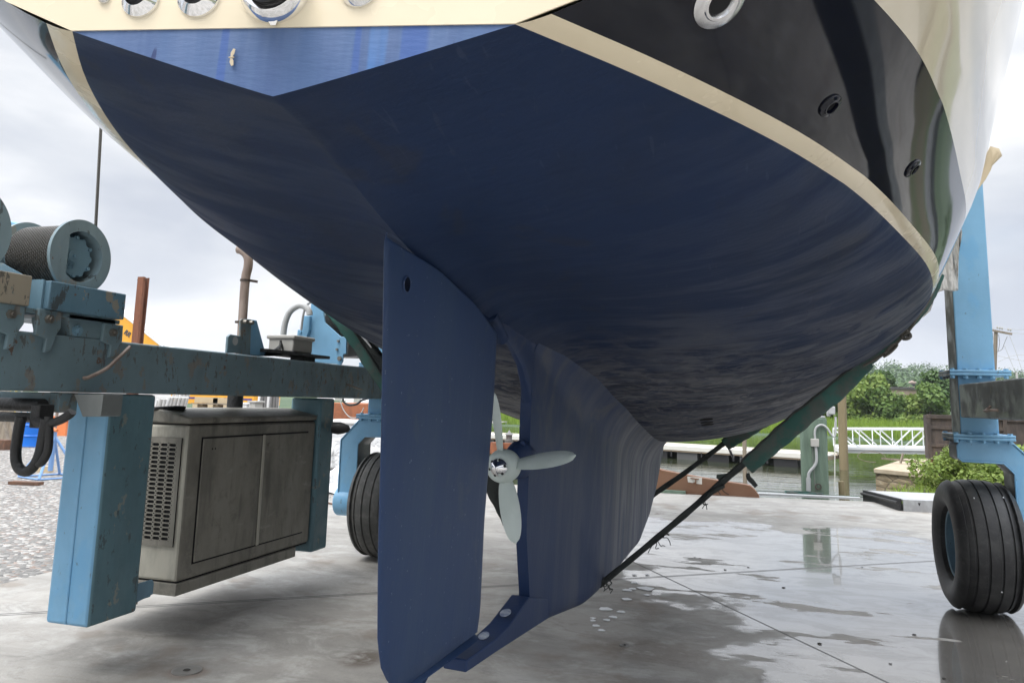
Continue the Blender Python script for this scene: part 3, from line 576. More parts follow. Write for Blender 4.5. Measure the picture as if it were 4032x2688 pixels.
# hanging front post, rear post
def post(y0, y1, z0, seam):
    mb = MB(); mb.box(XO, XI-.002, y0, y1, z0, BZ0-.004)
    mb2 = None
    o = mb.build('post', ['lift_blue_shaded'], lift, bevel=.02)
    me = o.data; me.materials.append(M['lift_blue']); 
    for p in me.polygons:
        if p.normal.y < -.9 and seam: p.material_index = 1  # lit blue on the near face; other sides carry painted shade
    if seam:
        m2 = MB(); m2.tube([(-3.655, y0-.001, z0+.01), (-3.66, y0-.001, BZ0-.02)], .007, 6); m2.build('weld_seam', 'lift_blue', o)
    return o
pst = post(3.65, 4.02, .292, True); post(6.0, 6.243, .292, False)
mb = MB(); mb.prism([(-3.52,4.022,.45),(-3.52,4.15,.45),(-3.52,4.165,.43),(-3.52,4.165,.36),(-3.52,4.022,.34)], (-.012,0,0)); mb.box(-3.62,-3.532,4.03,4.16,.345,.36); mb.build('bracket', 'lift_blue_worn', pst, bevel=.003)
mb = MB(); mb.bolt((-3.58,4.08,.345), (0,0,-1), .02, .03); mb.build('bracket_bolt', 'steel_bolt', pst)
# gusset, steering cylinders and hoses under the beam
mb = MB(); mb.prism([(-3.70,3.42,1.583),(-3.50,3.30,1.583),(-3.50,3.58,1.583),(-3.52,3.60,1.583)], (0,0,-.004))
mb.prism([aty(292,1552,3.36), aty(407,1552,3.36), aty(397,1636,3.36), aty(390,1640,3.36), aty(325,1640,3.36)], (0,.14,0)); mb.build('gusset', 'lift_grey', beam, bevel=.006)
mb = MB(); mb.tube([(-4.9,3.28,1.515),(-3.54,3.24,1.512)], .036, 18); mb.build('steering_cylinder', 'hose_black', lift, bevel=.004)
mb = MB(); mb.tube([(-4.9,3.20,1.445),(-3.47,3.18,1.45)], .026, 16); mb.build('steering_cylinder', 'hose_black', lift)
mb = MB(); mb.box(-4.4,-3.52,3.32,3.44,1.475,1.58); mb.build('cylinder_mount', 'lift_blue_dirty', lift, bevel=.005)
mb = MB(); mb.box(-3.50,-3.44,3.13,3.22,1.40,1.52); mb.build('hose_fitting', 'hose_black', lift, bevel=.006)
for pts, r in (([(83,1640),(70,1715),(62,1790),(72,1838),(100,1856),(130,1838),(155,1790),(170,1720),(182,1650)], .026), ([(192,1640),(193,1715),(186,1780),(160,1822),(140,1812)], .021), ([(140,1655),(165,1668),(205,1664),(240,1652),(272,1632),(284,1620)], .022)):
    mb = MB(); mb.tube([aty(u, v, 3.12) for u, v in pts], r, 12, sub=5); mb.build('hydraulic_hose', 'hose_black', lift)
# generator ----------------------------------------------------------
GX, GY0, GY1 = -3.525, 4.382, 5.985
gl = 1.385; gtop = 1.432
gen = thing('generator_cabinet', None, None); COL.objects.unlink(gen); bpy.data.objects.remove(gen)
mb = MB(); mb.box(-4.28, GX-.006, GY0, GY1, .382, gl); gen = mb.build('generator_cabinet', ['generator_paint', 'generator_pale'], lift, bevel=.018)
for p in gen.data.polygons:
    if p.normal.y < -.9: p.material_index = 1  # end face toward the light gets a paler cabinet colour
mb = MB(); mb.box(-4.28, GX-.001, GY0-.004, GY1-.2, .297, .374); mb.build('base_tray', 'generator_paint', gen, bevel=.006)
for za, zb in ((.371,.386),(gl-.003,gl+.012)): mb = MB(); mb.box(-4.26, GX-.02, GY0+.015, GY1-.015, za, zb); mb.build('seam_dark_strip', 'hole_dark', gen)  # dark strips filling the tray and lid seams
mb = MB(); lidp = [(-4.285,gl+.008),(-4.285,gtop),(-4.05,gtop+.055),(-3.78,gtop+.055),(GX+.002,gtop),(GX+.002,gl+.008)]
mb.prism([(x, GY0-.006, z) for x, z in lidp], (0, GY1-GY0+.012, 0)); lid = mb.build('lid', 'generator_paint', gen, bevel=.014)
for yy_ in (4.62, 5.15, 5.72): mb = MB(); mb.bolt((GX+.002, yy_, gl+.028), (1,0,0), .008, .004); mb.build('lid_screw', 'steel_bolt', lid)
mb = MB(); mb.lathe([(0,.14),(.015,.14),(.02,.12),(.02,0)], (-3.85,4.5,gtop+.045), (-.1,0,1), 28); mb.build('lid_cap', 'hose_black', lid)
for (ya, yb) in ((4.525, 5.200), (5.210, 5.855)):
    mb = MB(); mb.box(GX-.006, GX-.003, ya-.012, yb+.012, .472, 1.302); mb.build('door_gap_shade', 'hole_dark', gen)  # dark plate behind the door paints the shaded gap round it
    mb = MB(); mb.box(GX-.005, GX+.006, ya, yb, .484, 1.290); d = mb.build('door', 'generator_paint', gen, bevel=.004)
    hy = yb-.08 if ya < 5 else ya+.07
    if ya > 5:
        mb = MB(); mb.lathe([(0,.014),(.012,.014),(.014,.009),(.014,0)], (GX+.006, hy, 1.22), (1,0,0), 12); mb.bar((GX+.016,hy,1.225),(GX+.016,hy,1.195),.006,.008,(0,1,0)); mb.build('latch', 'steel_bolt', d)
        mb = MB(); mb.box(GX+.005, GX+.013, ya-.004, ya+.026, .48, 1.294); mb.build('door_edge', 'generator_pale', d, bevel=.003)
    else:
        for k in range(2):
            mb = MB(); mb.lathe([(0,.007),(.001,0)], (GX+.0065, 4.62+.03*k, 1.22), (1,0,0), 10); mb.build('screw_hole', 'hole_dark', d)
# slotted intake grille on the end face
gx0, gx1, gzz0, gzz1 = -4.12, -3.575, .60, 1.30
mb = MB(); mb.box(gx0, gx1, GY0-.003, GY0-.001, gzz0, gzz1); gr = mb.build('intake_shadow', 'hole_dark', gen)
mb = MB(); nc, nr = 7, 22; m_ = .035
cw = (gx1-gx0-2*m_)/nc; ch = (gzz1-gzz0-2*m_)/nr; yy = GY0-.012
def slot(cx, cz, w, h, k=5):
    r = h/2; pts = []
    for a in np.linspace(-PI/2, PI/2, k): pts.append((cx+w/2-r+r*math.cos(a), cz+r*math.sin(a)))
    for a in np.linspace(PI/2, 3*PI/2, k): pts.append((cx-w/2+r+r*math.cos(a), cz+r*math.sin(a)))
    return pts
for i in range(nc):
    for j in range(nr):
        x0, z0_ = gx0+m_+i*cw, gzz0+m_+j*ch; cx, cz = x0+cw/2, z0_+ch/2
        ip = slot(cx, cz, cw*.82, ch*.70); n = len(ip)
        op = []
        for (px, pz) in ip:
            dx, dz = px-cx, pz-cz; k = min((cw/2)/max(abs(dx), 1e-6), (ch/2)/max(abs(dz), 1e-6)); op.append((cx+dx*k, cz+dz*k))
        vs_ = [(a, yy, b) for a, b in op]+[(a, yy, b) for a, b in ip]+[(a, yy+.008, b) for a, b in ip]
        fs_ = [(q, (q+1) % n, n+(q+1) % n, n+q) for q in range(n)]+[(n+q, n+(q+1) % n, 2*n+(q+1) % n, 2*n+q) for q in range(n)]
        mb.add(vs_, fs_)
        for (sx, sz) in ((-1,-1),(1,-1),(1,1),(-1,1)): pass
for (a, b, c_, d_) in ((gx0, gx1, gzz0, gzz0+m_), (gx0, gx1, gzz1-m_, gzz1), (gx0, gx0+m_, gzz0+m_, gzz1-m_), (gx1-m_, gx1, gzz0+m_, gzz1-m_)):
    mb.add([(a,yy,c_),(b,yy,c_),(b,yy,d_),(a,yy,d_)], [(0,1,2,3)])
mb.build('intake_grille', 'generator_paint', gen, fix=True, smooth_=False)
# exhaust stack through the beam line
ex = [(-3.95,5.42,1.49),(-3.95,5.42,2.60),(-3.955,5.415,2.68),(-3.99,5.39,2.76),(-4.05,5.33,2.80),(-4.10,5.28,2.80)]
mb = MB(); mb.tube([(-3.95,5.42,1.49),(-3.95,5.42,1.9)], .062, 20); mb.build('flexible_exhaust', 'hose_black', gen)
q_ = atx(966,1104,-3.95)[1]; e_ = [aty(u, v, q_) for u, v in ((945,1400),(955,1260),(966,1104),(976,1055),(978,1022),(968,998),(950,985),(938,982))]
base = e_[0]; mb = MB(); mb.tube([base+np.array([0,0,-.25])]+e_, [.034,.034,.036,.037,.037,.037,.037,.037,.036], 20, sub=4); stack = mb.build('exhaust_stack', 'exhaust_steel', gen)
for (u, v) in ((966,1104), (946,1268)):
    c = aty(u, v, q_); mb = MB(); mb.lathe([(-.008,.0),(-.008,.043),(.008,.043),(.008,0)], c, (0,0,1), 20); mb.bar(c+np.array([.035,0,0]), c+np.array([.085,.05,-.005]), .012, .02); mb.build('pipe_clamp', 'rust_dark', stack)
# winches -------------------------------------------------------------
def winch(y0, y1, zb0, zb1, xin, cy, cz, R, matbed, endplate=True, xback=-4.22, letters=False, rope_n=9):
    mb = MB(); mb.box(xback, xin, y0, y1, zb0, zb1); w = mb.build('winch_bed', matbed, lift, bevel=.006)
    if endplate:
        mb = MB(); mb.prism([(xin-.035,y0-.014,zb1+.005),(xin-.12,y0-.014,zb1+.005),(xin-.34,y0-.014,zb1+.10),(xback,y0-.014,zb1+.16),(xback,y0-.014,zb0-.03),(xin-.035,y0-.014,zb0-.03)], (0,.012,0)); mb.build('end_plate', 'lift_blue_worn', w)
        for zz in (zb1-.03, zb0+.035):
            mb = MB(); mb.bolt((xin-.14, y0-.014, zz), (0,-1,0), .013, .016); mb.build('plate_bolt', 'steel_bolt', w)
    X0 = xin-.03; L = .37; rd = R*.80; a = (1,0,0); o = (X0, cy, cz)
    Rin = R*.69
    mb = MB(); mb.lathe([(0,Rin),(0,R),(-.02,R),(-.02,rd),(-L,rd),(-L,R),(-L-.02,R),(-L-.02,0)], o, a, 64)
    mb.lathe([(0,Rin),(-.16,Rin),(-.16,0)], o, a, 64)
    dr = mb.build('winch_drum', 'lift_blue_pale', w, ang=40)
    # wound rope
    prof = []; nn = 24; 
    for k in range(nn*6+1):
        d = -.022-(L-.044)*k/(nn*6); prof.append((d, rd+.003+.010*abs(math.sin(PI*k/6))))
    mb = MB(); mb.lathe(prof, o, a, 72); mb.build('wound_rope', 'wire_rope', dr, ang=80)
    # cover plate with a flat edge across part of the bore
    seg = [(X0+.001, cy+Rin*1.03*math.cos(t), cz+Rin*1.03*math.sin(t)) for t in np.linspace(math.radians(130), math.radians(230), 20)]
    mb = MB(); mb.prism(seg, (-.012,0,0)); mb.build('cover_plate', 'lift_blue_pale', dr)
    # scalloped gear face and hub
    n = 132; rim = []
    for k in range(n):
        t = 2*PI*k/n; s_ = math.cos(12*t); rim.append((X0-.035, cy-.015+(R*.54)*(1+.055*np.clip(s_*2.2, -1, 1))*math.cos(t), cz+(R*.54)*(1+.055*np.clip(s_*2.2, -1, 1))*math.sin(t)))
    mb = MB(); mb.prism(rim, (-.05,0,0)); g = mb.build('gear_face', 'lift_blue_worn', dr, ang=30)
    for k in range(6):
        t = 2*PI*(k+.5)/6; mb = MB(); mb.bolt((X0-.035, cy-.015+R*.525*math.cos(t), cz+R*.525*math.sin(t)), a, .011, .01); mb.build('gear_bolt', 'lift_blue_worn', g)
    hc = (X0-.035, cy-.03, cz+.0)
    mb = MB(); mb.lathe([(0,R*.20),(.006,R*.20),(.006,R*.17),(.012,R*.165),(.012,R*.05),(.026,R*.045),(.026,0)], hc, a, 32); mb.build('hub', 'lift_blue_worn', g)
    if letters:
        for k, chh in enumerate('OCOI'):
            t = math.radians(202+24*k); fc = bpy.data.curves.new('casting_letter', 'FONT'); fc.body = chh; fc.size = R*.16; fc.extrude = .003; fc.align_x = 'CENTER'; fc.align_y = 'CENTER'
            ob = bpy.data.objects.new('casting_letter', fc); COL.objects.link(ob); bpy.context.view_layer.update()
            me = bpy.data.meshes.new_from_object(ob.evaluated_get(bpy.context.evaluated_depsgraph_get())); COL.objects.unlink(ob); bpy.data.objects.remove(ob)
            q = np.array(hc)+np.array([.004, R*.30*math.cos(t), R*.30*math.sin(t)]); up_ = np.array([0, -math.cos(t), -math.sin(t)]); xr = np.cross(up_, a)
            me.transform(Matrix([[float(xr[i]), float(up_[i]), float(a[i]), float(q[i])] for i in range(3)]+[[0,0,0,1]])); me.transform(Matrix.Translation(-wloc(g)))
            me.materials.append(M['lift_blue_worn']); lo = bpy.data.objects.new('casting_letter', me); COL.objects.link(lo); lo.parent = g
    return w, dr
wB, drB = winch(3.12, 3.64, 2.01, 2.16, -3.452, 3.325, 2.325, .205, 'lift_blue_chipped', letters=True)
wA, drA = winch(2.50, 3.01, 2.01, 2.165, -3.452, 2.665, 2.345, .225, 'lift_tan_chipped', letters=False)
# supports below the beds: webs, pivot blocks and hook clamps over the beam
def clamp(y, xin, z1=2.01):
    mb = MB(); y0 = y
    mb.prism([(xin-.005,y0-.07,z1+.0),(xin-.005,y0+.07,z1),(xin-.005,y0+.075,z1-.09),(xin-.005,y0+.05,z1-.13),(xin-.005,y0+.03,1.80),(xin-.005,y0-.01,1.785),(xin-.005,y0-.005,1.86),(xin-.005,y0-.075,1.875)], (-.022,0,0))
    c = mb.build('hook_clamp', 'lift_blue_dirty', lift, bevel=.005)
    mb = MB(); mb.bolt((xin-.006, y0-.01, z1-.05), (1,0,0), .024, .022); mb.bolt((xin+.014, y0-.01, z1-.05), (1,0,0), .012, .012); mb.build('clamp_bolt', 'steel_bolt', c)
clamp(3.16, -3.47); clamp(2.93, -3.46); clamp(3.60, -3.475, 1.98)
for (ya, yb) in ((3.33, 3.63), (2.3, 2.9)):
    mb = MB(); mb.prism([(-3.50,ya,1.888),(-3.50,yb,1.888),(-3.50,yb,2.008),(-3.50,ya-.03,2.008),(-3.50,ya-.03,1.97)], (-.26,0,0)); s_ = mb.build('pivot_block', 'lift_blue_dirty', lift, bevel=.004)
    mb = MB(); mb.lathe([(0,.03),(.015,.03),(.015,.018),(.03,.016),(.03,0)], (-3.5,ya+.03,1.92), (1,0,0), 20); mb.build('pivot_pin', 'lift_blue_worn', s_)
mb = MB(); mb.box(-4.1,-3.50,2.4,3.66,1.985,2.008); mb.build('bed_web', 'lift_blue_dirty', lift)
# hoist ropes
for p0, p1, r in ((aty(376,905,3.42), aty(408,300,3.42), .0085), (aty(2,640,2.9)+np.array([-.5,0,0]), aty(16,205,2.9)+np.array([-.5,0,.2]), .0085)):
    d = (p1-p0)/np.linalg.norm(p1-p0); mb = MB(); mb.tube([p0-d*.02, p0+d*2.6], r, 10); mb.build('hoist_rope', 'wire_rope', lift)
# cross channel seen behind the first winch
a = aty(20,866,4.4); b = aty(142,893,4.4); mb = MB(); mb.prism([a-np.array([1.5,0,0]), a, b, b-np.array([0,0,.35]), a-np.array([1.5,0,.35])], (0,.3,0)); mb.build('hydraulic_tank', 'lift_blue', lift, bevel=.01)
# bracket plates on top of the beam
X_ = -3.56
z3 = lambda a, b: atx(800+.3401*a, 900+.3401*b, X_)
mb = MB(); pl = [z3(*q) for q in ((278,1436),(290,1250),(318,1222),(440,1244),(446,1445))]; mb.prism(pl, (-.02,0,0)); ear = mb.build('lifting_ear', 'lift_blue_dirty', lift, bevel=.004)
mb = MB(); c = z3(371,1300); mb.lathe([(0,.032),(.0015,0)], c+np.array([.0005,0,0]), (1,0,0), 20); mb.build('ear_hole', 'conduit_grey', ear)
mb = MB(); pl = [z3(*q) for q in ((430,1450),(432,1062),(452,1042),(560,1050),(545,1460))]; mb.prism(pl, (-.015,0,0)); br = mb.build('mounting_bracket', 'lift_blue_dirty', lift, bevel=.004)
mb = MB(); pl = [z3(*q)-np.array([.004,0,0]) for q in ((552,1050),(628,1062),(738,1475),(540,1458))]; mb.prism(pl, (-.015,0,0)); mb.build('mounting_bracket', 'lift_blue', lift, bevel=.004)
for q in ((470,1080),(540,1088)):
    mb = MB(); mb.bolt(z3(*q), (1,0,0), .017, .03); mb.build('bracket_bolt', 'steel_bolt', br)
# third winch by the rear tower with its tall end plate
wC, drC = winch(6.42, 7.05, 1.985, 2.13, -3.50, 6.78, 2.33, .20, 'lift_grey', endplate=False)
z7 = lambda a, b, y=6.4: aty(1050+.2105*a, 1150+.2105*b, y)
mb = MB(); mb.prism([z7(*q) for q in ((850,20),(1050,20),(1054,250),(1062,400),(1090,570),(1380,828),(1488,836),(1486,1150),(1430,1162),(1420,1290),(1345,1425),(1322,1345),(740,1292),(765,900),(800,500))], (0,.02,0)); plC = mb.build('winch_end_plate', 'lift_blue', lift, bevel=.004)
for q, r in (((1350,915),.012), ((1325,1072),.012), ((1372,1240),.022)):
    mb = MB(); mb.bolt(z7(*q), (0,-1,0), r, .02); mb.build('plate_bolt', 'steel_bolt', plC)
mb = MB(); mb.prism([z7(*q, y=6.36) for q in ((700,440),(800,440),(795,690),(740,860),(565,815),(580,700),(660,700))], (0,.04,0)); vb = mb.build('valve_block', 'lift_blue', lift, bevel=.004)
mb = MB(); mb.lathe([(0,.016),(.014,.014),(.014,0)], z7(632,750,6.36), (0,-1,0), 16); mb.build('valve_cap', 'lift_blue', vb)
mb = MB(); mb.tube([aty(u, v, 6.2) for u, v in ((1112,1390),(1115,1330),(1122,1275),(1140,1230),(1170,1206),(1195,1205),(1216,1222),(1219,1240))], .028, 12, sub=5); mb.build('hydraulic_hose', 'conduit_grey', lift)
mb = MB(); mb.tube([aty(u, v, 6.3) for u, v in ((1186,1300),(1194,1240),(1205,1205),(1225,1188),(1240,1184))], .011, 10, sub=5); mb.build('hydraulic_hose', 'conduit_grey', lift)
mb = MB(); mb.box(-3.80,-3.56,5.60,5.90,1.955,2.075); jb = mb.build('junction_box', 'grey_plastic', lift, bevel=.012)
mb = MB(); mb.box(-3.815,-3.545,5.585,5.915,2.062,2.095); mb.build('box_lid', 'grey_plastic', jb, bevel=.01)
mb = MB(); mb.box(-3.82,-3.50,5.15,6.1,1.925,1.95); mb.box(-3.74,-3.6,5.85,6.02,1.888,1.925); mb.build('cable_tray', 'hose_black', lift)
for k in range(4):
    mb = MB(); y = 5.2+.05*k; mb.tube([(-3.6,y-.2,1.90),(-3.6+.02*k,y,1.915),(-3.62,y+.2,1.95),(-3.66,5.56,2.0+.015*k)], .009, 8, sub=5); mb.build('cable', 'hose_black', lift)
# towers, flanges, caster forks, wheels
def tower(side):
    # side=+1 starboard tower, inner face at XR ; side=-1 port
    if side > 0: xi, xo = XR, XR+.285; matf = 'lift_blue'
    else: xi, xo = -3.43, -3.43-.285; matf = 'lift_blue'
    x0, x1 = min(xi, xo), max(xi, xo)
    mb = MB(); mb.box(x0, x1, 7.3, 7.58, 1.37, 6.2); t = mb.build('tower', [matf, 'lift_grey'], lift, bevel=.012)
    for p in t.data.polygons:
        if p.normal.x*side < -.9: p.material_index = 1  # inboard face painted grey for the shade beside the hull
    for zc, in ((1.932,), (1.405,)):
        mb = MB(); mb.box(x0-.10+(.03 if side > 0 else 0), x1+.10-(.0 if side > 0 else .03), 7.24, 7.64, zc-.024, zc-.001); mb.box(x0-.10+(.03 if side > 0 else 0), x1+.10-(0 if side > 0 else .03), 7.24, 7.64, zc+.001, zc+.024)
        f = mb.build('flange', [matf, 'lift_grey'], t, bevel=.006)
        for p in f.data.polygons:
            if p.normal.x*side < -.9: p.material_index = 1  # flange edge toward the hull takes the same painted shade
        for bx in np.linspace(x0-.045, x1+.065, 5):
            for by in (7.262, 7.618):
                mb = MB(); mb.bolt((bx, by, zc-.024), (0,0,-1), .019, .022); mb.build('flange_bolt', matf, f); mb = MB(); mb.bolt((bx, by, zc+.024), (0,0,1), .019, .012); mb.build('flange_bolt', matf, f)
        for by in np.linspace(7.33, 7.55, 3):
            mb = MB(); bx = xi-side*.038; mb.bolt((bx, by, zc-.024), (0,0,-1), .019, .022); mb.build('flange_bolt', 'lift_grey', f)  # inner bolts coloured to match the painted shade
    cx = (x0+x1)/2
    # fork: arch plate profile in x-z, box section in y
    X = lambda d: xi+side*d
    prof = [(0,1.38),(.36,1.38),(.57,1.16),(.57,.56),(.375,.56),(.375,1.12),(.30,1.20),(.0,1.205),(-.03,1.235),(-.03,1.33)]
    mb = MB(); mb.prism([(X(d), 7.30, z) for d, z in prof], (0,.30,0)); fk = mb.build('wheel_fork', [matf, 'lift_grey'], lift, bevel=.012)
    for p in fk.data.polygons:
        if p.normal.x*side < -.7 : p.material_index = 1  # shade on the fork's inboard side is put into its colour
    # raised rim round the front plate
    mb = MB()
    mb.tube([(X(d), 7.298, z) for d, z in prof+[prof[0]]], .008, 6); mb.build('fork_rim', matf, fk)
    mb = MB(); mb.tube([(X(.61),7.40,.53),(X(.36),7.40,.53)], .145, 28); mb.build('axle_hub', matf, fk, bevel=.012)
    # wheel
    xc = 1.845 if side > 0 else -3.49; Wd = .25
    tm = 'tyre_rubber' if side > 0 else 'tyre_dusty'
    prof = []; R = .528
    pts = [(-.165,.285),(-.205,.30),(-.243,.35),(-.252,.40),(-.240,.455),(-.212,.497),(-.185,.512)]
    gro = [-.13,-.045,.045,.13]
    xs_ = np.linspace(-.175, .175, 71); tread = []
    for x in xs_:
        r = R-.055*(abs(x)/.2)**3.2-.004
        g = min(abs(x-q) for q in gro)
        if g < .0075: r -= .012
        tread.append((x, r))
    prof = pts+tread+[(-a, b) for a, b in pts[::-1]]
    o = (xc, 7.45, .524)
    w_ = thing('wheel', None, None); COL.objects.unlink(w_); bpy.data.objects.remove(w_)
    mb = MB(); mb.lathe([(-.16,.285),(-.175,.275),(-.17,.255),(-.10,.235),(.02,.225),(.03,.10),(.0,.08),(-.01,0)], o, (1,0,0), 56); mb.lathe([(.16,.285),(.175,.275),(.16,.255),(.12,.235),(.10,0)], o, (1,0,0), 56)
    wh = mb.build('wheel', 'lift_blue_worn', lift, ang=40)
    mb = MB(); mb.lathe(prof, o, (1,0,0), 96); ty = mb.build('tyre', tm, wh, ang=32)
    if side > 0:
        k = 0
        for (u, v) in ((3835,1960),(3950,1958),(3905,2075),(3862,2150),(3945,2330),(3925,2205)):
            mb = MB(); r = ray(u, v); t = (7.0-0)/r[1]; p = CC+r*t
            for it in range(60):
                q = np.array([p[1]-7.45, p[2]-.524]); 
                if np.linalg.norm(q) <= .527: break
                p = p+r*.004
            mb.ball(p, .007, 6); mb.build('tyre_speck', 'foam_white', wh); k += 1
tower(1); tower(-1)
# ---- a second, nearer set of towers stays outside the frame behind the camera
"""
"""
# ================================================================== SLINGS
def sling(path, wid, thick, n=14):
    """flattened webbing: path of world points in a transverse plane, half width in-plane and half thickness across"""
    pts = smooth(path, 8); m = len(pts); wid = np.interp(np.linspace(0,1,m), np.linspace(0,1,len(wid)), wid); thick = np.interp(np.linspace(0,1,m), np.linspace(0,1,len(thick)), thick)
    rows = []
    for i, p in enumerate(pts):
        t = pts[min(i+1,m-1)]-pts[max(i-1,0)]; t /= np.linalg.norm(t); a = np.cross(t, (0,1,0)); a /= np.linalg.norm(a); b = np.array([0,1.,0])
        jit = 1+.05*math.sin(i*1.7)+.03*math.sin(i*.61)
        rows.append([p+a*wid[i]*jit*np.sign(math.cos(q))*abs(math.cos(q))**.45+b*thick[i]*np.sign(math.sin(q))*abs(math.sin(q))**.45 for q in np.linspace(0, 2*PI, n+1)])
    return rows
def sleeve_part(path, wid, th, parent):
    mb = MB(); rows = sling(path, wid, th); mb.grid(rows); o = mb.build('sleeve', 'sleeve_green', parent, ang=70, fix=True)
    # rolled hem along the upper edge and ragged ends
    mb = MB(); mb.tube([r[0]+np.array([0,-.03,0]) for r in rows][::2], .007, 8); mb.build('hem', 'sling_black', o)
    return o
SY = 5.33
s1 = thing('lifting_sling', 'nearer black lifting sling with faded green sleeves and frayed webbing under the keel', 'sling', (-1.0, SY, .38), 'slings carrying the yacht')
A_ = [aty(u, v, SY) for u, v in ((2361,2302),(2480,2205),(2700,2022),(2860,1882),(2960,1800))]
mb = MB(); mb.grid(sling(A_, [.019,.020,.021,.023], [.03,.02,.016,.016])); mb.build('webbing', 'sling_black', s1, ang=60)
sleeve_part([aty(u, v, SY) for u, v in ((2940,1838),(3020,1768),(3150,1655),(3300,1535),(3420,1424))], [.050,.056,.060,.056,.042], [.02,.022,.022,.022,.02], s1)
mb = MB(); mb.grid(sling([aty(u, v, SY+.02) for u, v in ((3385,1440),(3475,1376),(3566,1290),(3636,1208),(3670,1150),(3698,1080))], [.036,.034,.032,.03,.03], [.03])); mb.build('webbing', 'sleeve_green', s1, ang=60)
B_ = [aty(u, v, SY) for u, v in ((2090,2200),(2052,2112),(1990,2000),(1932,1880),(1850,1760),(1700,1590),(1560,1500))]
B_[0] = np.array([-1.10, SY, .395])
mb = MB(); mb.grid(sling(B_, [.03,.05,.075,.085,.08], [.06])); mb.build('webbing', 'sling_black', s1, ang=60)
mb = MB(); mb.grid(sling([A_[0], np.array([-1.0,SY,.385]), B_[0]], [.012], [.06])); mb.build('webbing', 'sling_black', s1, ang=60)
sleeve_part([aty(u, v, SY) for u, v in ((1265,1180),(1330,1250),(1400,1345),(1455,1430),(1530,1540))], [.045,.05,.045,.045,.04], [.03], s1)
mb = MB(); mb.grid(sling([aty(u, v, SY+.03) for u, v in ((1345,1245),(1420,1340),(1500,1440),(1580,1530))], [.03,.05,.07,.08], [.05])); mb.build('webbing', 'sling_black', s1, ang=60)
mb = MB(); mb.tube([aty(u, v, SY-.06) for u, v in ((1375,1272),(1400,1292),(1430,1325),(1462,1368))], [.004,.012,.012,.004], 8, sub=4); mb.build('white_tag', 'white_plastic', s1)
# loose strap tails and frayed threads
mb = MB(); mb.grid(sling([aty(u, v, SY-.05) for u, v in ((2945,1862),(2948,1880),(2962,1895),(2978,1914))], [.010,.016,.016,.012], [.02])); mb.build('strap_tail', 'sling_black', s1)
mb = MB(); mb.prism([aty(u, v, SY) for u, v in ((2822,1868),(2868,1864),(2880,1874),(2858,1892),(2850,1908),(2838,1896),(2820,1880))], (0,.03,0)); mb.build('torn_flap', 'sleeve_green', s1)
mb = MB(); mb.grid(sling([aty(u, v, SY-.07) for u, v in ((2770,1965),(2800,1940),(2830,1922),(2852,1912))], [.008,.014,.014,.01], [.02])); mb.build('strap_tail', 'sling_black', s1)
for k in range(16):
    u = random.choice([random.uniform(2380,2420), random.uniform(2760,2890), random.uniform(2560,2620)]); f = (u-2361)/(2960-2361); v = 2302+(1800-2302)*f+random.uniform(5,14)
    p = aty(u, v, SY-.05); q = [p]
    for j in range(4): p = p+np.array([random.uniform(-.025,.03), 0, random.uniform(-.035,.008)]); q.append(p)
    mb = MB(); mb.tube(q, .0028, 5, sub=3); mb.build('frayed_thread', 'sling_black', s1)
S2Y = 8.5
s2 = thing('lifting_sling', 'farther black lifting sling rising from behind the keel to a short dark sleeve', 'sling', (-.9, S2Y, .6), 'slings carrying the yacht')
mb = MB(); mb.grid(sling([aty(u, v, S2Y) for u, v in ((2470,2020),(2560,1955),(2700,1858),(2870,1730))], [.028,.028,.026,.026], [.02])); mb.build('webbing', 'sling_black', s2, ang=60)
sleeve_part([aty(u, v, S2Y) for u, v in ((2855,1752),(2900,1722),(2970,1678),(3060,1625),(3160,1560))], [.06,.068,.07,.066,.05], [.03], s2)
mb = MB(); mb.grid(sling([aty(u, v, S2Y-.05) for u, v in ((2872,1768),(2878,1784),(2888,1800),(2880,1786),(2874,1772))], [.008,.014,.014], [.015])); mb.build('strap_tail', 'pale_pole', s2)
# control rope with knots along the starboard side
rp = [aty(u, v, SY-.12) for u, v in ((3400,1440),(3450,1412),(3500,1378),(3535,1345),(3556,1326),(3572,1312),(3590,1285),(3620,1240),(3650,1195),(3672,1150),(3690,1090))]
rope = thing('rope', 'old grey rope with a knot following the sling up the starboard side of the hull', 'rope', rp[0])
mb = MB(); mb.tube(rp, .008, 8, sub=5); mb.build('strand', 'old_rope', rope)
mb = MB(); mb.tube([aty(u, v, SY-.13) for u, v in ((3478,1405),(3505,1388),(3530,1362),(3528,1352),(3505,1365),(3482,1392))], .008, 8, sub=4); mb.build('loop', 'old_rope', rope)
mb = MB(); c = aty(3566,1318,SY-.12)
for k in range(3): mb.tube([c+.026*np.array([math.cos(t)*math.cos(k*1.1), .8*math.sin(t*2+k), math.sin(t)]) for t in np.linspace(0, 2*PI, 14)], .010, 8)
mb.build('knot', 'old_rope', rope)
